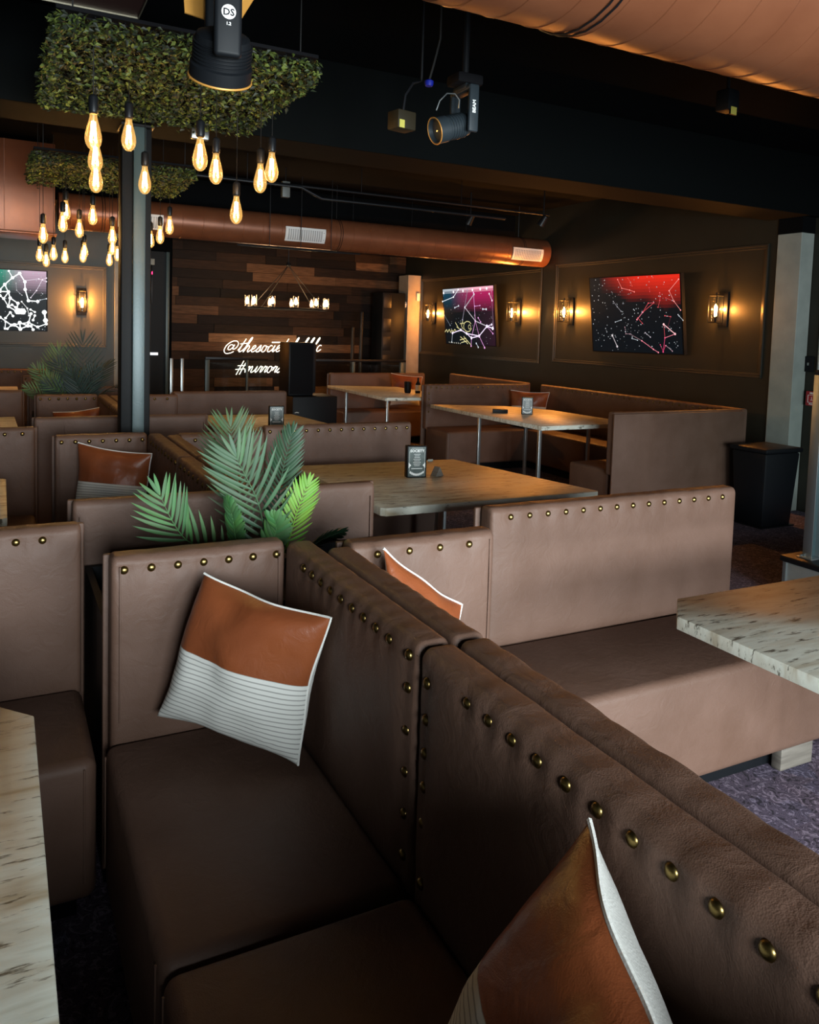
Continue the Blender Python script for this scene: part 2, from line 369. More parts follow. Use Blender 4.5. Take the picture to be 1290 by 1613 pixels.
# ------------------------------------------------------------------ booth benches
STUD_ME = None
def stud_mesh():
    global STUD_ME
    if STUD_ME is None:
        R = .0112; prof = [(R * math.cos(a), R * .72 * math.sin(a)) for a in [i * PI / 2 / 6 for i in range(6)]] + [(.0004, R * .72)]
        b = MB().lathe([(R * .96, -.004)] + prof, 14)
        o = b.build('nailhead', BRASS); STUD_ME = o.data; bpy.data.objects.remove(o)
    return STUD_ME
RX = Matrix.Rotation(PI / 2, 4, 'X')      # +z -> -y
def cushion(L, Th, z0, z1, M, studs=(), r=.022, puff=.012, bot_r=.012, seed=0, top_puff=.002):
    """upholstered slab: front at y=0 facing -y, x 0..L, thickness to +y"""
    prof = []
    def arc(cy, cz, rr, a0, a1, n):
        for i in range(n + 1):
            a = a0 + (a1 - a0) * i / n; prof.append((cy + rr * math.cos(a), cz + rr * math.sin(a)))
    zs = [z0 + bot_r]
    z = z1 - r
    nfront = 16
    # front face from bottom to top, denser near the top
    for i in range(nfront):
        f = i / nfront; f = 1 - (1 - f) ** 1.8
        prof.append((0, z0 + bot_r + (z1 - r - z0 - bot_r) * f))
    nf = len(prof)
    arc(r, z1 - r, r, PI, PI / 2, 6)
    prof.append((Th / 2, z1)); arc(Th - r * .8, z1 - r * .8, r * .8, PI / 2, 0, 4)
    prof.append((Th, z0 + bot_r)); prof.append((Th - bot_r, z0)); prof.append((bot_r, z0)); prof.append((bot_r * .3, z0 + bot_r * .3))
    re = .014; n = max(6, int(L / .017)); st = []
    for i, a in enumerate((0, .25, .5, .75, 1)):
        st.append((re * (1 - math.sin(a * PI / 2)) * 0 + re * (1 - math.cos(a * PI / 2)), re * (1 - math.sin(a * PI / 2))))
    xs = [(x, ins) for x, ins in st] + [(re + (L - 2 * re) * i / n, 0) for i in range(1, n)] + [(L - x, ins) for x, ins in reversed(st)]
    cy_, cz_ = Th / 2, (z0 + z1) / 2
    vs = []; m = len(prof)
    for x, ins in xs:
        for (y, z) in prof:
            yy = y + (ins if y < cy_ - 1e-4 else -ins if y > cy_ + 1e-4 else 0)
            zz = z - ins if z > z1 - r - .001 else (z + ins if z < z0 + bot_r else z)
            if y < Th * .5:
                u = min(x, L - x); e = 1 - math.exp(-u / .05)
                hz = max(0, min(1, (z - z0) / (z1 - z0)))
                yy -= puff * e * (math.sin(PI * min(1, hz * 1.02)) ** .5 if 0 < hz < .98 else 0)
                yy += .0035 * e * (noise.noise(Vector((x * 5 + seed, z * 5, seed))) )
                for sx, sz in studs:
                    dx, dz = x - sx, z - sz; d2 = dx * dx + dz * dz
                    if d2 < .012:
                        yy += .0062 * math.exp(-d2 / .00034) + .0022 * math.exp(-(dx * dx) / .00012) * math.exp(-abs(dz) / .035)
            if z > z1 - r:
                for sx, sz in studs:
                    if abs(z1 - sz) < .06: zz -= .0022 * math.exp(-((x - sx) ** 2) / .0004) * (1 if y < Th * .6 else .4)
                zz += top_puff * noise.noise(Vector((x * 9, y * 6, seed + 3)))
            vs.append((x, yy, zz))
    fs = []
    for i in range(len(xs) - 1):
        for k in range(m):
            k2 = (k + 1) % m
            fs.append([i * m + k, (i + 1) * m + k, (i + 1) * m + k2, i * m + k2])
    fs.append([k for k in range(m)]); fs.append([(len(xs) - 1) * m + k for k in range(m)][::-1])
    return MB().add(vs, fs, M)
def add_studs(root, studs, M, parent=None, sink=-.002):
    for (x, z) in studs:
        o = bpy.data.objects.new('nailhead', stud_mesh()); COL.objects.link(o); o.parent = parent or root
        me = M @ Matrix.Translation((x, sink, z)) @ RX
        o.matrix_local = me
def seat_mb(x0, x1, d, M, z=.45, hz=.09, r=.028, y1=0.):
    b = MB(); b.box(x0, x1, -d, y1, hz, z, r, 4, M); return b
def spread(a, b, n): return [a + (b - a) * i / (n - 1) for i in range(n)]
ZS = T - .035
def piping(root, pts, M, r=.0035):
    b = MB(); b.tube(pts, r, 6, M=M); return b
def bench(name, label, loc, rz, L, group, sd=.47, studs=None, shell=True, th=.075, x_seat=None, end=None, end_w=.46, end_studs=6, plinth=True, side_seam=True, vstuds=(), seatz=.45, feet=()):
    root = empty(name, loc, rz, label, 'bench', group)
    I = Matrix.Identity(4)
    st = [(x, ZS) for x in (studs or [])] + list(vstuds)
    cushion(L, th, seatz - .03, T, I, st, seed=loc[0] * 3 + loc[1]).build('backrest', LEA, root, angle=60)
    add_studs(root, [(x, ZS) for x in (studs or [])] + list(vstuds), I, sink=.0015)
    if shell:
        b = MB(); b.box(-.014, L + .014, th + .004, th + .022, .06, T - .012, .006); b.build('back_shell', LEA, root)
        for sx in (-.014, L + .014):
            pass
    x0, x1 = x_seat or (0, L)
    s = seat_mb(x0, x1, sd, I, seatz).build('seat', LEA, root)
    if plinth:
        MB().box(x0 + .04, x1 - .04, -sd + .09, .0, 0.0, .088).build('plinth', BLACKP, root, smooth=False)
    for fx in feet:
        MB().box(fx, fx + .17, -sd + .03, -sd + .07, 0, .088, .004).build('foot_block', WOODF, root)
    if side_seam:
        for sx in (x0 + .03, x1 - .03):
            MB().tube([(sx, -sd - .0005, z_) for z_ in (.14, .25, .36, .43)], .0028, 5).build('seam', LEA, root)
    if end:
        # end cushion standing across one end, facing down the length of the bench
        # end == 'x0': cushion at x<0 facing +x ; end == 'x1': cushion at x>L facing -x
        if end == 'x0': M = Matrix.Translation((0, -end_w, 0)) @ Matrix.Rotation(PI / 2, 4, 'Z')
        else: M = Matrix.Translation((L, 0, 0)) @ Matrix.Rotation(-PI / 2, 4, 'Z')
        es = [(x, ZS) for x in end_studs]
        cushion(end_w, th, seatz - .05, T, M, es, seed=loc[1]).build('end_backrest', LEA, root, angle=60)
        add_studs(root, es, M, sink=.0015)
        b = MB(); b.box(-.012, end_w + (.0), th + .004, th + .02, .06, T - .012, .005, M=M); b.build('end_shell', LEA, root)
        # stitched seams down both edges of the end cushion
        for sx in (.02, end_w - .02):
            MB().tube([(sx, -.0065 if z_ < T - .06 else -.003, z_) for z_ in (.5, .6, .7, .8, .88, .905)], .0022, 5, M=M).build('stitched_seam', LEA, root)
        if end == 'x0': MB().box(-th, 0, -end_w, 0, .1, seatz - .052).build('end_base', LEA, root)
        else: MB().box(L, L + th, -end_w, 0, .1, seatz - .052).build('end_base', LEA, root)
    return root

XG = .777         # groove between the two rows of backs
FL = XG - .078    # left facing surface
FR = XG + .078
GC = 'booth benches built along the central spine'
def spine_set(k, yb, ymid, yr, names, yb_r=None):
    """corner + straight bench on both sides of the spine, from yb (far) to yr (near)"""
    yb_r = yb_r if yb_r is not None else yb - .09
    L1 = yb - ymid; L2 = ymid - .012 - yr
    n1 = 12
    near = (k == 0)
    # left, faces -X: local x runs toward -Y (origin at far end)
    vs = [(L1 - .035, z) for z in (.83, .745, .66, .575, .49)] if near else ()
    st1 = [.30 + .0645 * i for i in range(8)] if near else spread(.12, L1 - .05, 9)
    st1 = [.083 - .0 + .0645 * i for i in range(1, 10)] + [L1 - .035] if near else spread(.12, L1 - .05, 9)
    bench('corner_booth_bench', names[0], (FL, yb, 0), -PI / 2, L1, GC, studs=st1, shell=False, end='x0',
          end_w=.455, end_studs=spread(.030, .43, 7), vstuds=vs)
    vs2 = [(.03, z) for z in (.87, .80, .735, .67, .60, .48)] if near else ()
    bench('straight_booth_bench', names[1], (FL, ymid - .012, 0), -PI / 2, L2, GC, studs=([.172 + .0660 * i for i in range(13)] if near else spread(.06, L2 - .06, 8)), shell=False, vstuds=vs2)
    # right, faces +X: local x runs toward +Y (origin at near end)
    L1r = yb_r - ymid
    bench('corner_booth_bench', names[2], (FR, ymid, 0), PI / 2, L1r, GC, studs=spread(.06, L1r - .15, 9), shell=False, end='x1',
          end_w=.47, end_studs=spread(.08, .38, 4))
    bench('straight_booth_bench', names[3], (FR, yr, 0), PI / 2, L2, GC, studs=spread(.06, L2 - .06, 10), shell=False)
spine_set(0, 2.075, 1.29, .27, [
    'brown leather corner bench holding the tan-topped striped pillow, nearest left of the spine',
    'brown leather bench with large studs filling the bottom right foreground',
    'short studded corner bench right of the nearest spine, half hiding a tan pillow',
    'brown leather bench along the right side of the nearest spine, below the aisle carpet'], yb_r=1.975)
spine_set(1, 4.42, 3.60, 2.86, [
    'corner bench with striped pillow in the second row left of the spine',
    'straight bench of the second row hidden behind the plain panel and palm',
    'short studded corner bench behind the tall palm fronds, second row right of the spine',
    'straight bench beside the second stone table, right of the spine'])
spine_set(2, 6.90, 6.10, 5.36, [
    'third row corner bench left of the black steel column, holding a small brown pillow',
    'third row straight bench just left of the black steel column',
    'third row short studded bench seen just right of the black steel column',
    'third row straight bench right of the black steel column'])
# fourth row, left side only
bench('corner_booth_bench', 'far studded corner bench behind the dark palms on the left', (FL, 9.30, 0), -PI / 2, .8, GC, studs=spread(.1, .7, 9), shell=False, end='x0', end_w=.50, end_studs=spread(.03, .45, 7))
# rear panels closing each row
def rear_panel(label, x0, x1, y, h=T, seam=None):
    root = empty('booth_end_panel', (x0, y, 0), 0, label, 'panel', 'plain leather panels closing the booth rows')
    L = x1 - x0
    cushion(L - .02, .055, .0, h, Matrix.Translation((.0, 0, 0)), (), seed=y, puff=.006).build('padded_panel', LEA, root, angle=60)
    MB().box(-.012, L, .06, .078, .0, h - .006, .006).build('back_shell', LEA, root)
    for sx in [.022, L - .042] + ([seam] if seam else []): MB().tube([(sx, -.0065, z) for z in (.2, .5, .8, h - .05)], .0022, 5).build('stitched_seam', LEA, root)
rear_panel('plain leather panel closing the nearest booth row, added out of view to shade the seats', .205, .775, .19)  # unseen end panel, added to keep daylight off the near left bench
rear_panel('plain leather panel rising behind the big green palm', .205, 1.315, 2.775)
rear_panel('plain leather panel in front of the foot of the black steel column', .175, 1.235, 5.275, seam=.17)
rear_panel('narrow plain panel behind the two dark palms on the left', .215, 1.2, 7.72)

GR = 'studded benches facing the windows on the right of the spine'
GLL = 'benches cut by the left edge of the photo'
bench('window_facing_bench', 'long studded bench glowing in daylight beside the cropped stone table', (1.475, 2.225, 0), 0, 1.185, GR, studs=spread(.08, 1.105, 14), sd=.46, feet=(.98,))
bench('window_facing_bench', 'long studded bench just behind the menu card on the stone table', (1.40, 4.575, 0), 0, .985, GR, studs=spread(.03, .95, 13), sd=.46)
bench('window_facing_bench', 'plain far bench back without studs right of the black steel column', (1.345, 7.10, 0), 0, 1.03, GR, sd=.46)
bench('window_facing_bench', 'nearest studded bench at the left edge above the left stone table', (-.9, 2.445, 0), 0, 1.105, GLL, studs=[.05 + .068 * i + .0 for i in range(15)], sd=.44)
bench('window_facing_bench', 'studded bench at the left edge in the second row', (-.9, 4.80, 0), 0, 1.065, GLL, studs=[.05 + .0865 * i for i in range(12)], sd=.44)
bench('window_facing_bench', 'plain bench back at the left edge in the third row', (-.9, 7.36, 0), 0, 1.06, GLL, sd=.44)
bench('wall_bench', 'dark bench against the far left wall under the television', (-1.2, 10.55, 0), 0, 1.8, None, studs=spread(.05, 1.75, 26), sd=.45)
bench('facing_bench', 'unseen bench across the left stone table, added to shade the near seats', (.19, .06, 0), PI, 1.1, None, sd=.44)  # added out of view to block window light from the left seats
# right wall booth
GW = 'dark benches of the two booths by the right wall'
bench('wall_booth_bench', 'studded bench behind the round-cornered orange-lit table by the right wall', (4.27, 7.86, 0), 0, 1.42, GW, studs=spread(.06, 1.38, 20), vstuds=[(.035, z) for z in (.83, .76, .69, .62)], sd=.5)
bench('wall_booth_bench', 'dark studded bench running along the right wall under the red-lit screen', (5.80, 7.80, 0), -PI / 2, 2.95, GW, studs=spread(.1, 2.9, 34), sd=.5, shell=False)
bench('wall_booth_bench', 'bench whose tall plain brown back faces the camera beside the black bin', (5.77, 4.90, 0), PI, 1.45, GW, studs=spread(.1, 1.3, 14), sd=.5, x_seat=(0, 1.42))
bench('wall_booth_bench', 'farthest bench beside the pale far post', (3.95, 10.0, 0), 0, 1.45, GW, sd=.5)
bench('wall_booth_bench', 'bench end below the left screen, back to the nearer wall booth', (5.80, 10.0, 0), -PI / 2, 1.9, GW, sd=.5, shell=False)

# ------------------------------------------------------------------ tables
def table(label, pts, legs, ztop=.77, th=.036, group='stone topped tables'):
    cx = sum(p[0] for p in pts) / len(pts); cy = sum(p[1] for p in pts) / len(pts)
    root = empty('stone_table', (cx, cy, 0), 0, label, 'table', group)
    MB().prism([(x - cx, y - cy) for x, y in pts], ztop - th, ztop, .0025).build('tabletop', STONE, root, angle=30)
    for (x, y, w) in legs:
        MB().box(x - cx - w / 2, x - cx + w / 2, y - cy - w / 2, y - cy + w / 2, .008, ztop - th, .002).build('leg', STEEL, root)
        MB().box(x - cx - .05, x - cx + .05, y - cy - .05, y - cy + .05, 0, .008).build('foot_plate', BLACKM, root)
    return root
table('pale stone table at the right edge of the photo', [(1.632, .35), (1.632, 1.535), (1.745, 1.645), (3.05, 1.63), (3.05, .35)], [(2.45, .6, .035), (2.45, 1.25, .035), (2.9, .6, .035), (2.9, 1.25, .035)])
table('pale stone table at the left edge in the foreground', [(-1.1, .30), (-1.1, 1.70), (-.01, 1.685), (.052, 1.615), (.052, .30)], [(-.25, .55, .035), (-.25, 1.45, .035), (-.9, .55, .035), (-.9, 1.45, .035)])
table('brown stone table with menu card in the middle of the room', [(1.43, 3.01), (1.45, 2.99), (2.585, 2.975), (2.60, 2.995), (2.39, 4.04), (1.47, 4.09), (1.41, 4.03)], [(1.80, 3.15, .032), (2.40, 3.15, .032), (1.62, 3.9, .032), (2.25, 3.9, .032)])
table('stone table corner at the left edge in the second row', [(-1.0, 3.30), (-1.0, 4.19), (-.03, 4.19), (.018, 4.14), (.018, 3.33), (-.01, 3.30)], [(-.25, 3.5, .035), (-.25, 3.95, .035)])
table('table corner at the left edge in the third row', [(-1.0, 5.75), (-1.0, 6.80), (.09, 6.80), (.11, 5.75)], [(-.25, 6.0, .035), (-.25, 6.6, .035)])
table('far left table catching the green light', [(-1.0, 9.0), (-1.0, 9.9), (.16, 9.9), (.16, 9.0)], [(-.25, 9.2, .035), (-.25, 9.7, .035)])
table('far table behind the tall palm, right of the spine', [(1.45, 5.55), (2.35, 5.45), (2.25, 6.60), (1.45, 6.65)], [(1.8, 5.7, .032), (2.15, 6.3, .032)])
table('orange-lit table by the right wall under the red screen', [(3.98, 5.31), (4.74, 5.32), (5.00, 5.60), (4.97, 6.45), (4.72, 6.92), (3.975, 7.22)], [(4.03, 5.40, .028), (4.03, 6.35, .028), (4.85, 5.75, .028), (4.75, 6.6, .028)])
table('farthest table by the right wall near the pale far post', [(3.83, 8.02), (4.50, 7.97), (4.75, 8.2), (4.75, 9.6), (3.87, 9.90)], [(3.90, 8.1, .028), (3.90, 9.3, .028), (4.45, 8.1, .028)])

# ------------------------------------------------------------------ menus and things on tables
def text_mb(s, size, M, bold=0., align='CENTER'):
    cu = bpy.data.curves.new('t', 'FONT'); cu.body = s; cu.size = size; cu.align_x = align; cu.extrude = .0004; cu.offset = bold; cu.resolution_u = 2
    o = bpy.data.objects.new('t', cu); COL.objects.link(o)
    dg = bpy.context.evaluated_depsgraph_get(); me = o.evaluated_get(dg).to_mesh()
    vs = [v.co[:] for v in me.vertices]; fs = [list(p.vertices) for p in me.polygons]
    o.evaluated_get(dg).to_mesh_clear(); bpy.data.objects.remove(o); bpy.data.curves.remove(cu)
    return MB().add(vs, fs, M)
UP = Matrix.Rotation(PI / 2, 4, 'X')     # text plane XY -> XZ, facing -Y
def menu_card(label, loc, rz, w=.105, h=.165, d=.045):
    root = empty('menu_card_holder', loc, rz, label, 'menu card', 'table menu cards')
    b = MB(); b.box(-w / 2, w / 2, -d / 2, d / 2, 0, h, .003); b.build('holder', BLACKP, root)
    b = MB(); b.box(-w / 2 + .006, w / 2 - .006, -d / 2 - .0015, -d / 2 - .0002, .006, h - .006); b.build('card', MENUG, root)
    p = MB(); y = -d / 2 - .002
    def q(x0, x1, z0, z1): p.box(x0, x1, y - .0006, y, z0, z1)
    p2 = text_mb('SOCIETY', .019, Matrix.Translation((0, y, h - .032)) @ UP, .0006); p.add(p2.v, p2.f)
    for i, ww in enumerate((.034, .026, .030, .04, .032, .042, .036, .03)):
        q(-ww / 2, ww / 2, h - .044 - i * .0085, h - .042 - i * .0085)
    q(-.03, .03, h - .119, h - .1155)
    for sx in (-1, 1):
        p.add([(sx * (w / 2 - .008), y, h - .085), (sx * (w / 2 - .022), y, h - .10), (sx * (w / 2 - .008), y, h - .115)], [[0, 1, 2]])
    # frame with clipped corners and a leafy swag at the foot
    fr = [(-w / 2 + .012, .03), (-w / 2 + .012, h - .03), (-w / 2 + .025, h - .012), (w / 2 - .025, h - .012), (w / 2 - .012, h - .03), (w / 2 - .012, .03)]
    p.tube([(x, y, z) for x, z in fr], .0007, 4)
    for i in range(9):
        a = -1 + 2 * i / 8; x = a * .034; z = .014 + .012 * a * a
        p.add([(x - .006, y, z), (x + .001, y, z - .006), (x + .006, y, z + .003), (x, y, z + .010)], [[0, 1, 2, 3]])
    p.build('printed_writing', WPRINT, root, smooth=False)
    return root
menu_card('black menu card standing on the middle brown stone table', (1.905, 3.60, .77), -.18)
menu_card('menu card on the table behind the tall palm', (1.80, 5.62, .77), -.12, .11, .175)
menu_card('tilted menu card on the orange-lit table by the right wall', (4.445, 6.17, .77), -.55)
o = empty('wooden_card_stand', (2.035, 3.60, .77), .3, 'small wooden wedge beside the menu card on the middle table', 'stand')
MB().prism([(-.03, 0), (.03, 0), (0, .048)], -.02, .02, .001, M=Matrix.Rotation(PI / 2, 4, 'X') ).build('wedge', WOODF, o, smooth=False)
MB().prism([(-.02, .006), (.02, .006), (0, .038)], -.0215, -.0202, 0, M=Matrix.Rotation(PI / 2, 4, 'X') @ Matrix.Translation((0, 0, 0))).build('face_label', GREYP, o, smooth=False)
o = empty('table_sign', (4.25, 6.35, .77), -.3, 'small black low sign lying left of the tilted menu card', 'sign')
MB().prism([(-.075, -.04), (.075, -.04), (.055, .04), (-.055, .04)], 0, .035, .004).build('body', BLACKP, o)
o = empty('cup', (4.42, 8.62, .77), 0, 'dark cup beside the bottle on the farthest right table', 'cup')
MB().lathe([(.035, 0), (.04, .02), (.045, .13), (.04, .14), (.0, .14)], 16, cap=False).build('cup_body', BLACKP, o)
o = empty('bottle', (4.54, 8.58, .77), 0, 'small bottle with white label on the farthest right table', 'bottle')
MB().lathe([(.0, 0), (.03, 0), (.032, .02), (.032, .11), (.012, .15), (.012, .19), (.0, .19)], 16, cap=False).build('glass', BLACKP, o)
MB().lathe([(.033, .03), (.033, .10)], 16, cap=False).build('label_wrap', WPRINT, o)
o = empty('crumb', (2.22, 4.02, .77), 0, 'tiny folded paper scrap near the far edge of the middle table', 'paper')
MB().prism([(-.02, -.01), (.02, -.004), (.0, .015)], 0, .012, .001).build('scrap', PALE, o)

# ------------------------------------------------------------------ pillows
def pillow(label, c, thick=.075, back=None, split=.46, flip=1, seed=1, n=26, grp='two-tone scatter pillows'):
    """c = TL, TR, BR, BL corners in world space; front normal chosen by flip"""
    TL, TR, BR, BL = [Vector(p) for p in c]; ctr = (TL + TR + BR + BL) / 4
    N = ((TR - TL).cross(BL - TL)).normalized()
    flip = 1 if N.dot(Vector((0, 0, H)) - ctr) > 0 else -1
    N = N * flip
    root = empty('pillow', ctr, 0, label, 'pillow', grp)
    def P(u, v, side):
        a = 2 * u - 1; bb = 2 * v - 1
        # edges draw in between the pointed corners
        uu = .5 + .5 * a * (1 - .075 * (1 - bb * bb)); vv = .5 + .5 * bb * (1 - .075 * (1 - a * a))
        p = TL.lerp(TR, uu).lerp(BL.lerp(BR, uu), vv)
        h = (max(0, (1 - abs(a) ** 2.4)) * max(0, (1 - abs(bb) ** 2.4))) ** .55
        w = noise.noise(Vector((u * 3.2 + seed, v * 3.2, side * 4 + seed))) * .022 * h + noise.noise(Vector((u * 8 + seed, v * 8 - seed, side))) * .006 * h
        e = .010 * math.sin(9 * u + seed) * (abs(bb) ** 6) * (1 - a * a) + .008 * math.sin(8 * v + 2 * seed) * (abs(a) ** 6) * (1 - bb * bb)
        w += .006 * math.exp(-((u - .82) ** 2 + (v - .9) ** 2) / .01) * math.sin(60 * (u + v)) * h
        return p + N * (side * ((back if side < 0 and back else thick) * h) + w + e) - ctr
    def grid(v0, v1, side, name, mat, nv):
        b = MB(); b.uv = []
        for j in range(nv + 1):
            for i in range(n + 1):
                u = i / n; v = v0 + (v1 - v0) * j / nv; u = .5 - .5 * math.cos(PI * u) if True else u
                b.v.append(tuple(P(u, v, side))); b.uv.append((u, v))
        for j in range(nv):
            for i in range(n):
                f = [j * (n + 1) + i, j * (n + 1) + i + 1, (j + 1) * (n + 1) + i + 1, (j + 1) * (n + 1) + i]
                b.f.append(f if side * flip > 0 else f[::-1]); b.col.append(None)
        return b.build(name, mat, root, angle=80)
    grid(0, split, 1, 'leather_panel', TAN, 12); grid(split, 1, 1, 'striped_panel', STRIPE, 14); grid(0, 1, -1, 'back_panel', WHITEF, 22)
    pts = []
    for i in range(41): pts.append(P(i / 40, 0, 0))
    for i in range(1, 41): pts.append(P(1, i / 40, 0))
    MB().tube(pts, .0035, 5).build('piping', WHITEF, root)
    return root
pillow('tan and white striped pillow leaning in the nearest left booth corner', [(.455, 1.985, .893), (.672, 1.66, .858), (.628, 1.74, .475), (.345, 2.0, .535)], .088, seed=2.3)
pillow('dark tan pillow standing on its corner at the bottom edge of the photo', [(.668, .755, .903), (.49, .39, .865), (.32, .50, .51), (.50, .868, .545)], .06, back=.13, seed=5.1, split=.46)
pillow('tan pillow mostly hidden behind the spine in the nearest right booth', [(.93, 1.93, .925), (1.17, 1.90, .745), (1.08, 1.84, .42), (.90, 1.78, .55)], .055, seed=3.7)
pillow('tan and white striped pillow in the second row left booth', [(.345, 4.33, .905), (.675, 4.12, .865), (.655, 4.16, .49), (.315, 4.25, .50)], .07, seed=4.2)
pillow('small brown pillow with one raised white corner in the third row booth', [(.36, 6.80, .80), (.70, 6.70, .845), (.70, 6.70, .47), (.36, 6.74, .46)], .06, seed=6.6)
pillow('brown and white pillow in the corner of the right wall booth', [(5.33, 7.74, .87), (5.70, 7.48, .86), (5.66, 7.50, .48), (5.30, 7.70, .48)], .06, seed=7.1)
pillow('brown and white pillow on the farthest right bench', [(4.78, 9.84, .94), (5.20, 9.70, .90), (5.15, 9.68, .50), (4.75, 9.78, .50)], .06, seed=8.9)

# ------------------------------------------------------------------ palms
def frond_mb(path, width, side, nleaf, col, lw=.011, w0=.45, tipw=.25, seed=0, ang=1.05, droop=.12):
    """path: rachis points; side: unit vector in the plane of the leaf; leaflets both sides"""
    b = MB(); P = [Vector(p) for p in path]
    def at(t):
        f = t * (len(P) - 1); i = min(int(f), len(P) - 2); f -= i
        p0 = P[max(i - 1, 0)]; p1 = P[i]; p2 = P[i + 1]; p3 = P[min(i + 2, len(P) - 1)]
        return .5 * ((2 * p1) + (-p0 + p2) * f + (2 * p0 - 5 * p1 + 4 * p2 - p3) * f * f + (-p0 + 3 * p1 - 3 * p2 + p3) * f ** 3)
    rnd = random.Random(seed)
    n0 = 0
    pts = [at(i / 24) for i in range(25)]
    b.tube(pts, [.0035 * (1 - .75 * i / 24) for i in range(25)], 5)
    for i in range(len(b.f)): b.col[i] = tuple(min(1, v * 1.25) for v in col)
    side = Vector(side).normalized()
    for k in range(nleaf):
        t = .16 + .84 * k / (nleaf - 1)
        p = at(t); d = (at(min(1, t + .02)) - at(max(0, t - .02))).normalized()
        s_ = (side - d * side.dot(d)).normalized(); nrm = s_.cross(d).normalized()
        env = math.sin(PI * min(1, (t - .05) / 1.02)) ** .6 * (1 - tipw * t) + .12
        for sg in (-1, 1):
            L = width * env * rnd.uniform(.93, 1.05); a = ang * (1 - .45 * t) + rnd.uniform(-.04, .04)
            if t > .985: a *= .3
            dirv = d * math.cos(a) + s_ * sg * math.sin(a); 
            cr = nrm; wv = cr.cross(dirv).normalized()
            m = 7; vs = []; fs = []; tw = rnd.uniform(-.2, .2)
            c = tuple(v * rnd.uniform(.82, 1.15) for v in col)
            for i in range(m + 1):
                f = i / m; q = p + dirv * (L * f) - nrm * (L * droop * f * f) + d * (L * .14 * f * f)
                w = lw * (math.sin(PI * min(1, f * .93 + .07)) ** .7) * (1 if f < .99 else .1)
                ww = (wv * math.cos(tw + f * .4) + cr * math.sin(tw + f * .4)) * w
                vs += [q - ww, q + cr * (w * .35), q + ww]
            for i in range(m):
                o_ = i * 3
                fs += [[o_, o_ + 1, o_ + 4, o_ + 3], [o_ + 1, o_ + 2, o_ + 5, o_ + 4]]
            b.add(vs, fs, None, c)
    return b
GM = (.042, .125, .036); GD = (.013, .045, .017); GB = (.10, .23, .016); GL = (.040, .070, .025); GK = (.012, .028, .022)
def palm(label, loc, fronds, group=None, pot=True):
    root = empty('potted_palm', loc, 0, label, 'plant', group); L0 = Vector(loc)
    for i, (path, w, side, n, col, lw) in enumerate(fronds):
        frond_mb([Vector(p) - L0 for p in path], w, side, n, col, lw, seed=i * 13 + int(loc[1] * 10)).build('frond', LEAFM, root, angle=80)
    b = MB(); b.lathe([(.0, 0), (.07, 0), (.085, .13), (.09, .14), (.08, .14), (.075, .12), (.0, .12)], 20, cap=False); b.build('pot', BLACKP, root)
    return root
def planter(label, x0, x1, y0, y1, h):
    root = empty('planter_box', ((x0 + x1) / 2, (y0 + y1) / 2, 0), 0, label, 'planter'); w = (x1 - x0) / 2; d = (y1 - y0) / 2
    b = MB(); b.box(-w, w, -d, -d + .02, 0, h); b.box(-w, w, d - .02, d, 0, h); b.box(-w, -w + .02, -d + .02, d - .02, 0, h); b.box(w - .02, w, -d + .02, d - .02, 0, h)
    b.build('box', BLACKP, root, smooth=False)
    MB().box(-w + .02, w - .02, -d + .02, d - .02, .1, h - .08).build('soil', SOIL, root, smooth=False)
planter('black planter box between the first and second booth rows', .24, 1.30, 2.19, 2.75, .72)
planter('black planter box behind the third booth row', .24, 1.20, 7.06, 7.68, .72)
SX = (.97, -.22, 0)
palm('bright green artificial palm rising behind the nearest studded bench', (.74, 2.46, .64), [
    ([(.70, 2.45, .72), (.60, 2.43, .80), (.505, 2.42, .86), (.455, 2.41, .93), (.42, 2.42, 1.01)], .14, (.9, -.1, .25), 15, GM, .0058),
    ([(.73, 2.50, .76), (.70, 2.52, .90), (.685, 2.54, 1.03), (.676, 2.56, 1.11), (.672, 2.58, 1.19)], .15, SX, 20, GL, .0046),
    ([(.76, 2.44, .74), (.745, 2.42, .86), (.715, 2.40, .97), (.67, 2.39, 1.06), (.64, 2.39, 1.12)], .17, SX, 14, (.035, .085, .035), .0062),
    ([(.77, 2.47, .74), (.795, 2.46, .88), (.805, 2.46, 1.0), (.82, 2.46, 1.09), (.842, 2.46, 1.175)], .095, (.8, -.6, 0), 22, GD, .0048),
    ([(.79, 2.43, .74), (.82, 2.41, .83), (.835, 2.40, .90), (.85, 2.39, .96), (.875, 2.39, 1.02)], .085, SX, 17, GB, .0050),
    ([(.70, 2.41, .74), (.66, 2.39, .80), (.64, 2.38, .87), (.628, 2.37, .93), (.615, 2.37, .98)], .06, (.5, -.85, 0), 16, GM, .008),
    ([(.78, 2.40, .72), (.74, 2.37, .80), (.75, 2.36, .85), (.76, 2.35, .89), (.75, 2.34, .93)], .07, (.7, -.6, .3), 14, GM, .009),
    ([(.80, 2.44, .74), (.87, 2.42, .78), (.92, 2.41, .82), (.96, 2.40, .84), (1.0, 2.40, .85)], .06, (0, -.6, .8), 14, GD, .008),
    ([(.74, 2.44, .72), (.68, 2.38, .76), (.62, 2.36, .80), (.58, 2.35, .83), (.55, 2.35, .84)], .06, (0, -.6, .8), 14, GD, .008)])
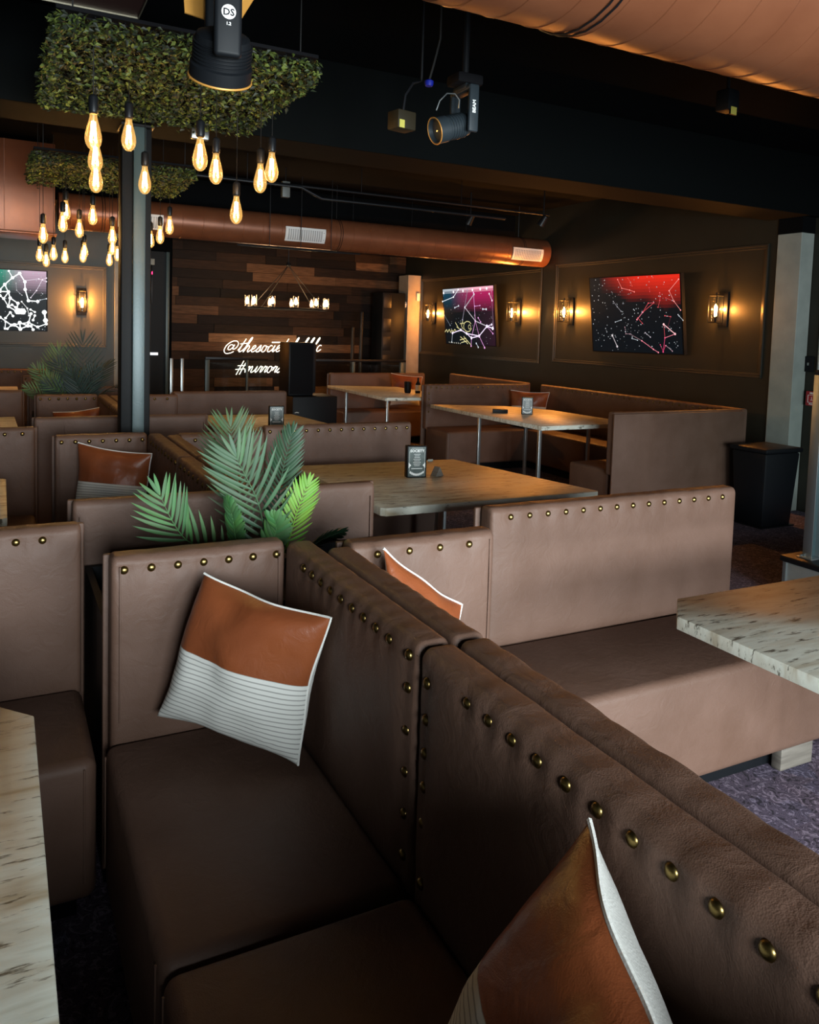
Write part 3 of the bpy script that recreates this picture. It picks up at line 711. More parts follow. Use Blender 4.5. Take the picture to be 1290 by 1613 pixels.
def far_palm(label, x, y, sc, col):
    L = (x, y, .64); fr = []
    for dx, dy, hh, w in ((0, 0, .62, .26), (-.20, -.03, .44, .20), (.20, .05, .42, .20), (-.28, .0, .26, .16), (.28, .02, .24, .16), (.08, -.08, .40, .18), (-.09, -.1, .36, .18)):
        fr.append(([(x + dx * sc * t * t * 1.0, y + dy * t, .72 + hh * sc * t) for t in (0, .25, .5, .75, 1)], w * sc, SX if abs(dx) < .15 else (.7, -.3, .6), 15, col, .0065))
    return palm(label, L, fr, 'small far palms left of the column')
far_palm('olive green palm, the left one of the far pair', .44, 7.40, .86, (.085, .14, .045))
far_palm('near-black palm left of the black steel column', .62, 7.30, 1.0, GK)

# ------------------------------------------------------------------ hanging greenery and bulbs
def hedge(label, x0, x1, y0, y1, z, n):
    root = empty('hanging_greenery_panel', ((x0 + x1) / 2, (y0 + y1) / 2, z), 0, label, 'greenery', 'leafy panels hung from the ceiling')
    cx, cy = (x0 + x1) / 2, (y0 + y1) / 2
    b = MB(); rnd = random.Random(int(y0 * 10)); w, d = (x1 - x0) / 2, (y1 - y0) / 2
    for _ in range(n):
        x = rnd.uniform(-w, w); y = rnd.uniform(-d, d); zz = rnd.uniform(-.035, .045)
        if rnd.random() < .2:
            x = rnd.choice((-w, w)) + rnd.gauss(0, .012)
        elif rnd.random() < .22: y = rnd.choice((-d, d)) + rnd.gauss(0, .015)
        if rnd.random() < .05: zz -= .02
        s_ = rnd.uniform(.010, .016)
        M = Matrix.Translation((x, y, zz)) @ Matrix.Rotation(rnd.uniform(0, 2 * PI), 4, 'Z') @ Matrix.Rotation(rnd.uniform(-1.1, 1.1), 4, 'Y') @ Matrix.Rotation(rnd.uniform(-.9, .9), 4, 'X')
        c = rnd.choice(((.03, .048, .007), (.055, .08, .011), (.012, .02, .005), (.10, .13, .02), (.007, .012, .004), (.007, .012, .004)))
        vs = [(0, -s_, 0), (s_ * .6, -s_ * .2, s_ * .25), (0, s_ * 1.1, -s_ * .1), (-s_ * .6, -s_ * .2, s_ * .25), (0, 0, 0)]
        b.add(vs, [[0, 1, 4], [1, 2, 4], [2, 3, 4], [3, 0, 4]], M, c)
    f = b.build('foliage', LEAFM, root, smooth=False); f['kind'] = 'stuff'
    g = MB()
    for i in range(12): g.box(-w + .02, w - .02, -d + .03 + i * (2 * d - .06) / 11 - .002, -d + .03 + i * (2 * d - .06) / 11 + .002, .046, .052)
    for i in range(10): g.box(-w + .03 + i * (2 * w - .06) / 9 - .002, -w + .03 + i * (2 * w - .06) / 9 + .002, -d + .02, d - .02, .052, .058)
    g.box(-w, w, -d, d, .058, .072); g.build('backing_frame', FABB, root, smooth=False)
    for sx in (-w + .06, w - .06):
        for sy in (-d + .06, d - .06):
            MB().cyl((sx, sy, .072), (sx, sy, ZC - z), .003, 6).build('hanging_cable', CORD, root)
    return root
hedge('larger leafy green panel hung under the ceiling at the top left', .185, 1.20, 3.26, 4.42, 2.60, 10000)
hedge('smaller leafy green panel behind the black steel column', .20, 1.26, 5.95, 6.95, 2.60, 8000)
BULB = None
def bulb(loc, ztop, label, grp, power=2.2):
    global BULB
    if BULB is None:
        root = empty('pendant_bulb', (0, 0, 0))
        MB().lathe([(.0, .068), (.0125, .068), (.017, .072), (.0185, .078), (.0185, .130), (.015, .137), (.006, .142), (.0, .145)], 16, cap=False).build('socket', BLACKM, root)
        MB().lathe([(.0003, -.070), (.010, -.068), (.020, -.060), (.028, -.046), (.0315, -.028), (.030, -.008), (.024, .018), (.018, .040), (.0140, .058), (.0135, .070)], 20, cap=False).build('glass_envelope', BULBG, root)
        f = MB()
        for k in range(4):
            a = k * PI / 2; x, y = .009 * math.cos(a), .009 * math.sin(a); x2, y2 = .013 * math.cos(a + .5), .013 * math.sin(a + .5)
            f.tube([(x * .6, y * .6, .040), (x2, y2, -.038)], .0030, 6)
        f.build('filament', FILA, root)
        MB().tube([(0, 0, .065), (0, 0, .043)], .004, 8).build('stem', PALE, root)
        BULB = root; r = root
    else: r = copy_tree(BULB)
    r.location = loc; tag(r, label, 'light bulb', grp)
    MB().cyl((0, 0, .14), (0, 0, ztop - loc[2]), .0022, 6).build('cord', CORD, r)
    L = bpy.data.lights.new('bulb_light', 'POINT'); L.energy = power; L.color = (1, .56, .20); L.shadow_soft_size = .02
    o = bpy.data.objects.new('bulb_light', L); COL.objects.link(o); o.parent = r; o.location = (0, 0, -.02)
    return r
B1 = [((.323, 3.367, 2.253), 'topmost of three stacked glowing bulbs on the left'), ((.372, 3.794, 2.243), 'middle of three stacked glowing bulbs on the left'),
      ((.40, 4.05, 2.193), 'lowest of three stacked glowing bulbs on the left'), ((.503, 3.734, 2.34), 'glowing bulb just above the top of the steel column'),
      ((.649, 4.24, 2.239), 'glowing bulb hanging in front of the steel column'), ((.748, 3.436, 2.235), 'glowing bulb left of the pair in the middle of the big green panel'),
      ((.88, 3.71, 2.235), 'slightly lower glowing bulb right of the middle pair'), ((1.058, 4.018, 2.103), 'lowest glowing bulb on the longest cord, above the copper duct'),
      ((1.111, 3.786, 2.231), 'left bulb of the overlapping pair at the right end'), ((1.133, 3.677, 2.266), 'rightmost glowing bulb of the nearest cluster')]
for p, l in B1: bulb(p, 2.60, l, 'bulbs under the nearest green panel', .28)
B2 = [(.272, 6.3, 2.135), (.428, 6.4, 2.327), (.388, 6.1, 2.205), (.527, 6.5, 2.213), (.587, 6.15, 2.277), (.749, 6.4, 2.17), (1.089, 6.8, 2.204), (1.104, 6.45, 2.208), (1.148, 6.3, 2.27)]
L2_ = ['leftmost bulb under the smaller green panel, in front of the copper box', 'high bulb overlapping another beside the copper box', 'bulb just below and left of the overlapping high one',
       'bulb between the copper box and the steel column, hung at mid height', 'high bulb hung over the left part of the copper duct', 'bulb close to the left side of the steel column, above two stacked ones',
       'small bulb touching the right side of the steel column', 'bulb in front of the vent right of the steel column', 'rightmost bulb under the smaller green panel']
for p, l in zip(B2, L2_): bulb(p, 2.60, l, 'bulbs under the smaller green panel', 2.0)
B3 = [(.312, 7.9, 2.109), (.372, 8.05, 2.075), (.420, 7.80, 2.120), (.530, 8.05, 2.12), (.684, 7.9, 2.17), (.684, 8.05, 2.135), (.937, 8.0, 2.222), (.92, 8.08, 2.12), (.958, 7.80, 2.150)]
L3_ = ['leftmost far bulb, upper of a touching pair', 'lower far bulb of the touching pair on the left', 'second far bulb from the left, above the screen', 'small far bulb hung between the screen and the wall sconce',
       'upper bulb of the stacked pair above the lit wall sconce', 'lower bulb of the stacked pair above the lit wall sconce', 'upper bulb of the three beside the steel column', 'lowest bulb of the three beside the steel column', 'right bulb of the three beside the steel column']
for p, l in zip(B3, L3_): bulb(p, ZC, l, 'farthest hanging bulbs', .5)

# ------------------------------------------------------------------ ducts
def ring_profile(L, R, step, off=0):
    prof = [(R, 0)]; x = step * .5 + off
    while x < L - .02:
        prof += [(R, x - .004), (R + .0022, x - .002), (R + .0022, x + .002), (R, x + .004)]; x += step
    prof.append((R, L)); return prof
RYX = Matrix.Rotation(PI / 2, 4, 'Y')
def duct(label, x0, x1, y, z, R, step, rz=0., vents=()):
    root = empty('spiral_duct', (x0, y, z), rz, label, 'duct')
    L = x1 - x0
    b = MB(); b.lathe(ring_profile(L, R, step), 56, RYX); b.build('duct_tube', COPPER, root, angle=40)
    # hanging straps
    for hx in spread(.4, L - .4, max(3, int(L / 1.6))):
        s_ = MB()
        pts = [(hx, (R + .004) * math.cos(a), (R + .004) * math.sin(a)) for a in spread(0, 2 * PI, 33)[:-1]]
        for dx in (-.012, .012): s_.tube([(p[0] + dx, p[1], p[2]) for p in pts], .003, 4, True)
        s_.cyl((hx, 0, R), (hx, 0, ZC - z), .004, 6); s_.build('strap', BLACKM, root)
    for (vx, w, ang0, ang1) in vents:
        v = MB(); n = 10
        def pt(x, a, r_): return (x, -r_ * math.cos(a), r_ * math.sin(a))
        vs = []; fs = []
        for rr in (R + .004, R + .012):
            for i in range(n + 1):
                a = ang0 + (ang1 - ang0) * i / n; vs += [pt(vx, a, rr), pt(vx + w, a, rr)]
        m = (n + 1) * 2
        for i in range(n):
            fs += [[i * 2, i * 2 + 1, i * 2 + 3, i * 2 + 2][::-1], [m + i * 2, m + i * 2 + 1, m + i * 2 + 3, m + i * 2 + 2]]
            fs += [[i * 2, i * 2 + 2, m + i * 2 + 2, m + i * 2], [i * 2 + 1, m + i * 2 + 1, m + i * 2 + 3, i * 2 + 3]]
        fs += [[0, m, m + 1, 1], [n * 2, n * 2 + 1, m + n * 2 + 1, m + n * 2]]
        v.add(vs, fs); g = v.build('vent_grille', VENTW, root, angle=20)
        q = MB(); rr = R + .0128
        nx, nz = 16, 9
        for i in range(nx):
            for j in range(nz):
                xa = vx + .03 + (w - .06) * i / nx; xb = xa + (w - .06) / nx * .55
                a0 = ang0 + (ang1 - ang0) * (.13 + .74 * j / nz); a1 = a0 + (ang1 - ang0) * .74 / nz * .55
                q.add([pt(xa, a0, rr), pt(xb, a0, rr), pt(xb, a1, rr), pt(xa, a1, rr)], [[0, 1, 2, 3]])
        for xa in (vx + w - .026,):
            q.add([pt(xa, ang0 * .75 + ang1 * .25, rr), pt(xa + .012, ang0 * .75 + ang1 * .25, rr), pt(xa + .012, ang0 * .25 + ang1 * .75, rr), pt(xa, ang0 * .25 + ang1 * .75, rr)], [[0, 1, 2, 3]])
        q.build('vent_slots', VENTD, g, smooth=False)
    return root
duct('long copper duct with white vents crossing the back of the room', .50, XR - .01, 8.52, 2.585, .175, .21,
     vents=((.53, .43, -.72, .12), (2.24, .46, -.72, .15), (5.20, .46, -.72, .15)))
BIGD = duct('large copper duct at the top right corner', .95, 6.4, 1.70, 2.62, .30, .125)
# copper plenum box at the left
o = empty('copper_duct_box', (-.9, 8.0, 2.31), 0, 'square copper duct box above the far left bulbs', 'duct')
MB().box(0, 1.345, 0, .62, 0, .80, .006).build('box', COPPER, o)
MB().box(-.01, 1.36, -.012, .63, -.018, .0, .003).build('bottom_flange', COPPER, o)
MB().box(.93, .936, -.004, 0, .0, .80).build('seam', COPPER, o)
o['label'] = 'square copper duct box above the far left bulbs'
# pipes under the ceiling
def pipe(label, pts, r, mat=BLACKM, grp='black conduits under the ceiling'):
    L0 = Vector(pts[0]); root = empty('ceiling_pipe', L0, 0, label, 'pipe', grp)
    MB().tube([Vector(p) - L0 for p in pts], r, 10).build('pipe_run', mat, root)
    n = 4
    for i in range(1, n):
        t = i / n; p = Vector(pts[0]).lerp(Vector(pts[-1]), t)
        if len(pts) == 2: MB().cyl(p - L0, (p.x - L0.x, p.y - L0.y, ZC - L0.z), .004, 5).build('hanger_rod', mat, root)
    return root
pipe('black pipe running beneath the large copper duct', [(.6, 2.36, 2.66), (6.4, 2.42, 2.66)], .022)
pipe('thin black conduit with a raised bend behind the column', [(.9, 6.9, 2.78), (2.4, 6.9, 2.78), (2.6, 6.9, 2.70), (4.6, 6.9, 2.70)], .012)
pipe('second thin black conduit above the far duct', [(.9, 7.5, 2.90), (5.6, 7.5, 2.90)], .012)
pipe('black rail just below the far copper duct', [(2.2, 8.3, 2.37), (3.6, 8.3, 2.37)], .010)
pipe('long black pipe under the far copper duct near the right wall', [(3.0, 9.0, 2.50), (6.2, 9.0, 2.50)], .016)
# zip ties curling under the large duct
for i in range(6):
    x = 1.35 + i * .32
    MB().tube([(x - .95 + q[0], q[1] - 1.70, q[2] - 2.62) for q in ((0, 2.345, 2.69), (.01, 2.34, 2.62), (.05, 2.30, 2.60), (.10, 2.08, 2.56), (.12, 1.95, 2.47))], .0022, 5).build('cable_tie', STEEL, BIGD)

# steel column
o = empty('steel_column', (.695, 4.885, 0), 0, 'black steel column standing behind the second booth row', 'column')
w = .081
MB().box(-w, w, -.06, .085, .012, 2.628, .006).build('black_casing', plain('matte_black_casing', (.004, .005, .006), .6, 0, .2), o)
MB().box(-.022, .045, -.092, -.058, .012, 2.628, .004).build('front_strip', COLM, o)
MB().box(-.09, .09, -.10, .10, 2.628, 2.64).build('cap_plate', BLACKM, o)
MB().box(-.13, .13, -.12, .12, 0, .012).build('base_plate', COLM, o)
o = empty('clamp', (1.02, 4.70, 2.61), 0, 'small pipe clamp on the beam right of the column', 'clamp')
MB().box(-.05, .05, -.02, .02, -.03, .03, .006).build('clamp_body', STEEL, o)
# framed panel hanging at the top left
o = empty('ceiling_panel', (-.6, 2.4, 2.75), 0, 'dark ceiling panel with a thin metal edge at the top left corner', 'panel')
MB().box(.004, 1.101, .004, 1.076, .006, .03).build('panel', plain('dark_red_panel', (.03, .012, .010), .5), o)
b = MB()
for a in ((0, 1.105, 1.076, 1.080), (1.101, 1.105, 0, 1.076), (0, 1.101, 0, .004), (0, .004, .004, 1.076)): b.box(*a, 0, .03)
b.build('metal_frame', plain('dull_frame_metal', (.30, .27, .20), .45, .8), o)
for x in (.1, 1.0):
    for y in (.1, 1.0): MB().cyl((x, y, .03), (x, y, .40), .003, 5).build('hanging_cable', CORD, o)

# ------------------------------------------------------------------ stage lights
def moving_head(label, loc, rz, tilt, sc=1., axis='Y', hz=1., arm_dx=0., hw=1., badge=None, writing=None, rim=ORNG, body=BLACKP, ceil=True):
    root = empty('moving_head_light', loc, rz, label, 'stage light', 'moving head stage lights')
    R = .062 * sc
    # base plate, at the top, hung from ceiling
    MB().box(-.07 * sc, .07 * sc, -.06 * sc, .06 * sc, .20 * sc, .25 * sc, .012 * sc).build('base', FABB, root)
    MB().cyl((0, 0, .25 * sc), (0, 0, ZC - loc[2]), .016, 10).build('drop_pole', BLACKM, root)
    b = MB()
    b.box(-.03 * sc, .03 * sc, -.06 * sc, .06 * sc, .175 * sc, .20 * sc, .004)
    b.build('swivel', body, root)
    # yoke: two arms front and back of the head
    for sy in (-1, 1):
        a = MB(); y0 = sy * (R + .012 * sc); y1 = sy * (R + .034 * sc)
        a.box(-.026 * sc, .026 * sc, min(y0, y1), max(y0, y1), -.03 * sc, .19 * sc, .008 * sc, 3)
        arm = a.build('yoke_arm', body, root)
        if sy < 0 and badge:
            y = y0 - .022 * sc - .0008
            MB().lathe([(.0135 * sc, 0), (.0135 * sc, .001), (.0, .001)], 24, Matrix.Translation((0, y, .050 * sc)) @ RX, cap=False).build('badge', WPRINT, arm)
            text_mb(badge, .018 * sc, Matrix.Translation((0, y - .0013, .0435 * sc)) @ UP, .0005).build('badge_writing', BLACKP, arm, smooth=False)
            text_mb('1.2', .008 * sc, Matrix.Translation((0, y, .026 * sc)) @ UP, .0002).build('small_writing', WPRINT, arm, smooth=False)
        if sy < 0 and writing:
            y = y0 - .022 * sc - .0008
            text_mb(writing, .024 * sc, Matrix.Translation((.006 * sc, y, .085 * sc)) @ Matrix.Rotation(PI / 2, 4, 'Y') @ Matrix.Rotation(PI, 4, 'Y') @ UP, .0008).build('writing', WPRINT, arm, smooth=False)
    MB().box(-.028 * sc, .028 * sc, -R - .03 * sc, R + .03 * sc, .165 * sc, .188 * sc, .006).build('yoke_bridge', body, root)
    # head, tilted about Y axis
    Mh = Matrix.Translation((-arm_dx, 0, 0)) @ Matrix.Rotation(tilt, 4, axis) @ Matrix.Diagonal((hw, 1, hz, 1))
    h = MB(); h.lathe([(.0, .085 * sc), (.040 * sc, .083 * sc), (.052 * sc, .072 * sc), (.056 * sc, .05 * sc), (.056 * sc, -.03 * sc), (.062 * sc, -.035 * sc), (.062 * sc, -.088 * sc), (.056 * sc, -.088 * sc), (.052 * sc, -.07 * sc), (.0, -.07 * sc)], 28, Mh, cap=False)
    for i in range(6): h.lathe([(.0565 * sc, (-.02 + i * .013) * sc), (.059 * sc, (-.019 + i * .013) * sc), (.059 * sc, (-.015 + i * .013) * sc), (.0565 * sc, (-.014 + i * .013) * sc)], 28, Mh, cap=False)
    head = h.build('head', body, root)
    MB().tube([tuple(Mh @ Vector((.0625 * sc * math.cos(a), .0625 * sc * math.sin(a), -.088 * sc))) for a in spread(0, 2 * PI, 33)[:-1]], .0024 * sc, 6, True).build('lens_rim', rim, head)
    MB().lathe([(.050 * sc, -.0705 * sc), (.0, -.0745 * sc)], 24, Mh, cap=False).build('lens', CLEARG, head)
    return root
moving_head('black moving head stage light with round white badge hanging near the leafy panel', (.437, 1.80, 2.115), -.12, .62, 1.1, 'X', .52, 0., badge='DS')
# light with amber barn doors behind it, its body above the picture
BD = empty('barn_door_light', (.47, 2.02, 2.45), 0, 'light with two amber metal flaps reaching down beside the near stage light', 'stage light')
MB().box(-.11, .11, -.05, .07, -.10, .06, .01).build('housing', BLACKP, BD)
MB().cyl((0, 0, .06), (0, 0, ZC - 2.45), .014, 8).build('drop_pole', BLACKM, BD)
def flap(label, pts, th=.004):
    c = Vector((.47, 2.02, 2.45))
    n = (Vector(pts[1]) - Vector(pts[0])).cross(Vector(pts[2]) - Vector(pts[0])).normalized() * th
    a = [Vector(p) - c for p in pts]; k = len(a)
    MB().add([p - n / 2 for p in a] + [p + n / 2 for p in a], [list(range(k))[::-1], list(range(k, 2 * k))] + [[i, (i + 1) % k, k + (i + 1) % k, k + i] for i in range(k)]).build('flap', ORNG, BD, smooth=False)['label'] = label
flap('folded left amber flap', [(.385, 1.95, 2.245), (.440, 1.95, 2.238), (.440, 1.98, 2.37), (.382, 1.98, 2.37)])
flap('pointed right amber flap', [(.505, 1.93, 2.235), (.560, 1.95, 2.33), (.540, 1.97, 2.37), (.505, 1.96, 2.36)])
# far moving head lying at an angle with BEAM on its arm
moving_head('tilted grey-bodied stage light with BEAM on its arm, right of the leafy panel', (1.885, 3.2, 2.45), .0, 1.25, .95, 'Y', 1.1, .06, writing='BEAM', rim=ORNG, body=plain('dark_grey_plastic', (.020, .028, .034), .45, 0, .3))
o = empty('par_light', (1.585, 3.22, 2.44), .2, 'small dark box light with a yellow sticker left of the BEAM light', 'stage light')
MB().box(-.055, .045, -.04, .04, -.035, .045, .006).build('housing', plain('brown_black_metal', (.018, .014, .007), .6, 0, .2), o)
MB().box(-.048, -.020, -.0415, -.0402, -.034, .0).build('sticker', YELL, o, smooth=False)
MB().tube([(0, 0, .045), (.01, 0, .12), (.05, 0, .18), (.10, 0, .20), (.10, 0, ZC - 2.44)], .006, 6).build('bracket', BLACKM, o)
o = empty('power_connector', (1.70, 3.2, 2.625), 0, 'bright blue round connector above the BEAM light', 'connector')
MB().lathe([(.0, -.014), (.016, -.014), (.020, -.005), (.020, .008), (.012, .014), (.0, .014)], 16, cap=False).build('plug', BLUE, o)
MB().tube([(0, 0, .01), (.02, 0, .08), (.05, 0, .2), (.05, 0, ZC - 2.625)], .005, 6).build('cable', CORD, o)
tag(MB().tube([(1.72, 3.16, 2.50), (1.73, 3.15, 2.54), (1.76, 3.14, 2.575), (1.80, 3.14, 2.58), (1.83, 3.15, 2.56), (1.84, 3.17, 2.53)], .003, 6).build('cable', STEEL), 'thin grey cable looping over the BEAM light', 'cable')
o = empty('par_light', (3.785, 3.4, 2.88), .1, 'dark light with a yellow-green sticker under the large copper duct', 'stage light')
MB().box(-.05, .05, -.045, .045, -.02, .10, .008).build('housing', BLACKP, o)
MB().box(-.026, .026, -.0465, -.0452, -.045, -.002).build('sticker', YELL, o, smooth=False)
MB().box(-.028, .028, -.045, -.035, -.046, -.02).build('tab', BLACKP, o)
MB().cyl((0, 0, .1), (0, 0, ZC - 2.88), .01, 8).build('drop_pole', BLACKM, o)
for i, (x, y, z, l) in enumerate(((4.85, 8.0, 2.84, 'tiny spotlight above the far duct left of its last vent'), (5.30, 7.2, 2.78, 'small spotlight hung above the vent at the end of the duct'))):
    o = empty('track_spotlight', (x, y, z), .4, l, 'spotlight')
    MB().lathe([(.0, .06), (.03, .055), (.035, .0), (.045, -.06), (.04, -.06), (.0, -.03)], 14, Matrix.Rotation(.6, 4, 'X'), cap=False).build('can', BLACKM, o)
    MB().lathe([(.036, -.052), (.0, -.052)], 14, Matrix.Rotation(.6, 4, 'X'), cap=False).build('lens', STEEL, o)
    MB().cyl((0, 0, .05), (0, 0, ZC - z), .008, 6).build('drop_pole', BLACKM, o)
o = empty('wireless_box', (2.60, 7.95, 2.93), 0, 'grey junction box under the ceiling right of the nearest bulbs', 'box')
MB().box(-.04, .04, -.03, .03, -.08, .08, .005).build('housing', plain('grey_box_plastic', (.12, .14, .14), .5), o)
MB().cyl((0, 0, .08), (0, 0, ZC - 2.93), .006, 6).build('conduit', BLACKM, o)

# ------------------------------------------------------------------ wall sconces
SC = None
def sconce(loc, rz, label, power=5.):
    """local: wall is the plane y=0, lamp projects to -y"""
    global SC
    if SC is None:
        root = empty('wall_sconce', (0, 0, 0))
        MB().box(-.055, .055, -.02, -.001, -.17, .17, .004).build('backplate', BLACKM, root)
        f = MB(); r = .0045; x, y0, y1, z0, z1 = .048, -.07, -.165, -.13, .13
        for zz in (z0, z1):
            for a, c in (((-x, y0), (x, y0)), ((x, y0), (x, y1)), ((x, y1), (-x, y1)), ((-x, y1), (-x, y0))): f.cyl((*a, zz), (*c, zz), r, 6)
        for xx in (-x, x):
            for yy in (y0, y1): f.cyl((xx, yy, z0), (xx, yy, z1), r, 6)
        f.cyl((0, -.02, z1), (0, y1, z1), r, 6); f.cyl((0, -.02, z0), (0, y1, z0), r, 6)
        f.cyl((0, -.117, z0), (0, -.117, z0 + .05), .014, 12); f.cyl((0, -.117, z1), (0, -.117, z1 + .03), .008, 8)
        f.build('cage_frame', BLACKM, root)
        MB().lathe([(.042, -.115), (.042, .115)], 24, Matrix.Translation((0, -.117, 0)), cap=False).build('glass_cylinder', CLEARG, root)
        b = MB()
        b.lathe([(.0, -.075), (.010, -.07), (.013, -.05), (.016, -.01), (.014, .02), (.006, .045), (.0, .05)], 14, Matrix.Translation((0, -.117, 0)), cap=False)
        b.build('lamp', SCBULB, root)
        SC = root; r_ = root
    else: r_ = copy_tree(SC)
    r_.location = loc; r_.rotation_euler = (0, 0, rz); tag(r_, label, 'wall lamp', 'caged wall sconces')
    for (yy, e, ss) in ((-.117, power * .5, .02), (-.045, power * .5, .012)):
        L = bpy.data.lights.new('lamp_light', 'POINT'); L.energy = e; L.color = (1, .34, .055); L.shadow_soft_size = ss
        o = bpy.data.objects.new('lamp_light', L); COL.objects.link(o); o.parent = r_; o.location = (0, yy, .0)
    return r_
RW = PI / 2      # lamp's -y -> +x ; we need -x
for y, l in ((5.55, 'lit wall sconce right of the red-lit screen'), (7.90, 'lit wall sconce left of the red-lit screen'), (9.03, 'lit wall sconce right of the purple-lit screen'), (11.42, 'lit wall sconce between the pale far post and the purple-lit screen')):
    sconce((XR, y, 1.83), -PI / 2, l, 20 if y > 11 else 60)
sconce((.90, 10.80, 1.765), 0, 'lit wall sconce on the far left wall', 60)

# ------------------------------------------------------------------ televisions
def tv(label, P, grad, lines, ndots, seed, extra=None, dotcol=(.7, .75, .8)):
    """P: 4 corners TL TR BR BL on the screen, seen from the room"""
    TL, TR, BR, BL = [Vector(p) for p in P]; c = (TL + TR + BR + BL) / 4
    N = (BL - TL).cross(TR - TL).normalized()
    root = empty('television', c, 0, label, 'television', 'wall mounted screens')
    def Q(u, v, d=0.): return TL.lerp(TR, u).lerp(BL.lerp(BR, u), v) + N * d - c
    def slab(d0, d1, m): 
        vs = [Q(-m, -m, d0), Q(1 + m, -m, d0), Q(1 + m, 1 + m, d0), Q(-m, 1 + m, d0), Q(-m, -m, d1), Q(1 + m, -m, d1), Q(1 + m, 1 + m, d1), Q(-m, 1 + m, d1)]
        return vs, [[0, 1, 2, 3], [7, 6, 5, 4], [0, 4, 5, 1], [1, 5, 6, 2], [2, 6, 7, 3], [3, 7, 4, 0]]
    b = MB(); vs, fs = slab(-.045, -.003, .012); b.add(vs, fs); b.build('housing', BLACKP, root, smooth=False)
    b = MB(); ctr = Q(.5, .5, -.045); back = ctr - N * .10
    b.add(*slab(-.10, -.045, -.35)); b.build('wall_mount', BLACKM, root, smooth=False)
    s_ = MB(); n = 40; m_ = 24
    for j in range(m_):
        for i in range(n):
            u, v = (i + .5) / n, (j + .5) / m_
            s_.add([Q(i / n, j / m_), Q((i + 1) / n, j / m_), Q((i + 1) / n, (j + 1) / m_), Q(i / n, (j + 1) / m_)], [[0, 3, 2, 1]], None, grad(u, v))
    W = (TR - TL).length; Hh = (BL - TL).length
    def seg(u0, v0, u1, v1, w, col):
        du, dv = (u1 - u0) * W, (v1 - v0) * Hh; l = math.hypot(du, dv) or 1; nx, ny = -dv / l * w / W, du / l * w / Hh
        w *= .72; nx *= .72; ny *= .72; s_.add([Q(u0 + nx, v0 + ny, .002), Q(u0 - nx, v0 - ny, .002), Q(u1 - nx, v1 - ny, .002), Q(u1 + nx, v1 + ny, .002)], [[0, 1, 2, 3]], None, col)
    def dot(u, v, r_, col):
        k = 6; s_.add([Q(u + r_ * math.cos(2 * PI * i / k) / W, v + r_ * math.sin(2 * PI * i / k) / Hh, .0025) for i in range(k)], [list(range(k))], None, col)
    for (pts, w, col) in lines:
        for a, d in zip(pts[:-1], pts[1:]): seg(*a, *d, w, col)
        for a in pts: dot(*a, w * 2.2, tuple(min(4, x * 1.4) for x in col))
    rnd = random.Random(seed)
    for _ in range(ndots):
        k = rnd.uniform(.25, 1.1); dot(rnd.random() * .98 + .01, rnd.random() * .98 + .01, rnd.uniform(.003, .007), tuple(x * k for x in dotcol))
    if extra: extra(seg, dot)
    s_.build('screen', SCREENM, root, smooth=False)
    return root
def mixc(a, b_, t): t = max(0, min(1, t)); return tuple(x + (y - x) * t for x, y in zip(a, b_))
DK = (.003, .006, .009)
def gR(u, v):
    e = .06 + .20 * min(1, max(0, (u - .15) / .7)); k = max(0, 1 - v / (e + .16 + .03 * math.sin(u * 17)))
    k *= min(1, max(0, (u - .12) / .45)) if u < .57 else 1
    return mixc(DK, (.85, .025, .012), k ** 1.1)
RD = (.75, .10, .12); WH = (.55, .60, .65); PK = (.9, .25, .32)
def U(x, y): return ((x - 65 - y * .02) / (1125 - 65), (y - 60 - (1130 - x) * .07) / 950)
linesR = [([U(430, 140), U(478, 248), U(572, 268), U(628, 288)], .0035, (1.0, .25, .22)), ([U(1118, 122), U(1016, 262), U(1066, 385), U(1132, 486)], .0035, (1., .35, .32)), ([U(980, 348), U(1060, 383)], .0025, RD),
          ([U(915, 288), U(915, 380), U(893, 465)], .003, RD), ([U(785, 420), U(848, 412), U(720, 535), U(785, 420)], .0035, RD), ([U(720, 535), U(650, 632)], .0045, PK), ([U(660, 610), U(712, 675)], .003, RD),
          ([U(965, 563), U(1028, 570)], .003, RD), ([U(1028, 570), U(995, 690)], .0015, (.3, .05, .08)), ([U(950, 668), U(1070, 775)], .006, (1.1, .6, .62)), ([U(1070, 775), U(960, 832)], .004, PK), ([U(960, 832), U(952, 668)], .003, RD),
          ([U(960, 832), U(938, 1005)], .004, (.8, .08, .2)), ([U(965, 925), U(938, 1000), U(908, 920)], .003, (.7, .05, .15)), ([U(368, 420), U(415, 485), U(462, 540)], .0035, (.3, .3, .33)),
          ([U(343, 860), U(400, 995)], .0065, (.55, .5, .52)), ([U(385, 682), U(460, 650)], .003, WH), ([U(502, 738), U(512, 822), U(560, 820), U(700, 892)], .003, (.4, .25, .28)), ([U(700, 892), U(830, 985), U(885, 1018)], .004, PK), ([U(585, 875), U(650, 890)], .003, WH),
          ([U(742, 788), U(800, 838)], .0035, (.45, .4, .45)), ([U(970, 925), U(1038, 985)], .003, (.5, .3, .35)), ([U(1115, 555), U(1155, 605)], .003, WH), ([U(555, 120), U(590, 180), U(605, 218)], .002, (.9, .15, .1)), ([U(800, 230), U(805, 280)], .002, RD)]
tv('flat screen with a red glow along its top on the right wall', [(6.150, 7.40, 2.205), (6.145, 6.005, 2.19), (6.25, 6.00, 1.375), (6.25, 7.39, 1.362)], gR, linesR, 190, 3)
def gL(u, v):
    k = max(0, 1 - v / .42); a = mixc((.01, .07, .12), (.55, .02, .13), (u - .15) / .5)
    c = mixc(DK, a, k ** .9 * (1 if u > .3 else .9)); c = tuple(x + .05 * max(0, u - .55) * (.9, .0, .35)[i] for i, x in enumerate(c))
    return tuple(x + .6 * max(0, 1 - v / .09) for x in c)
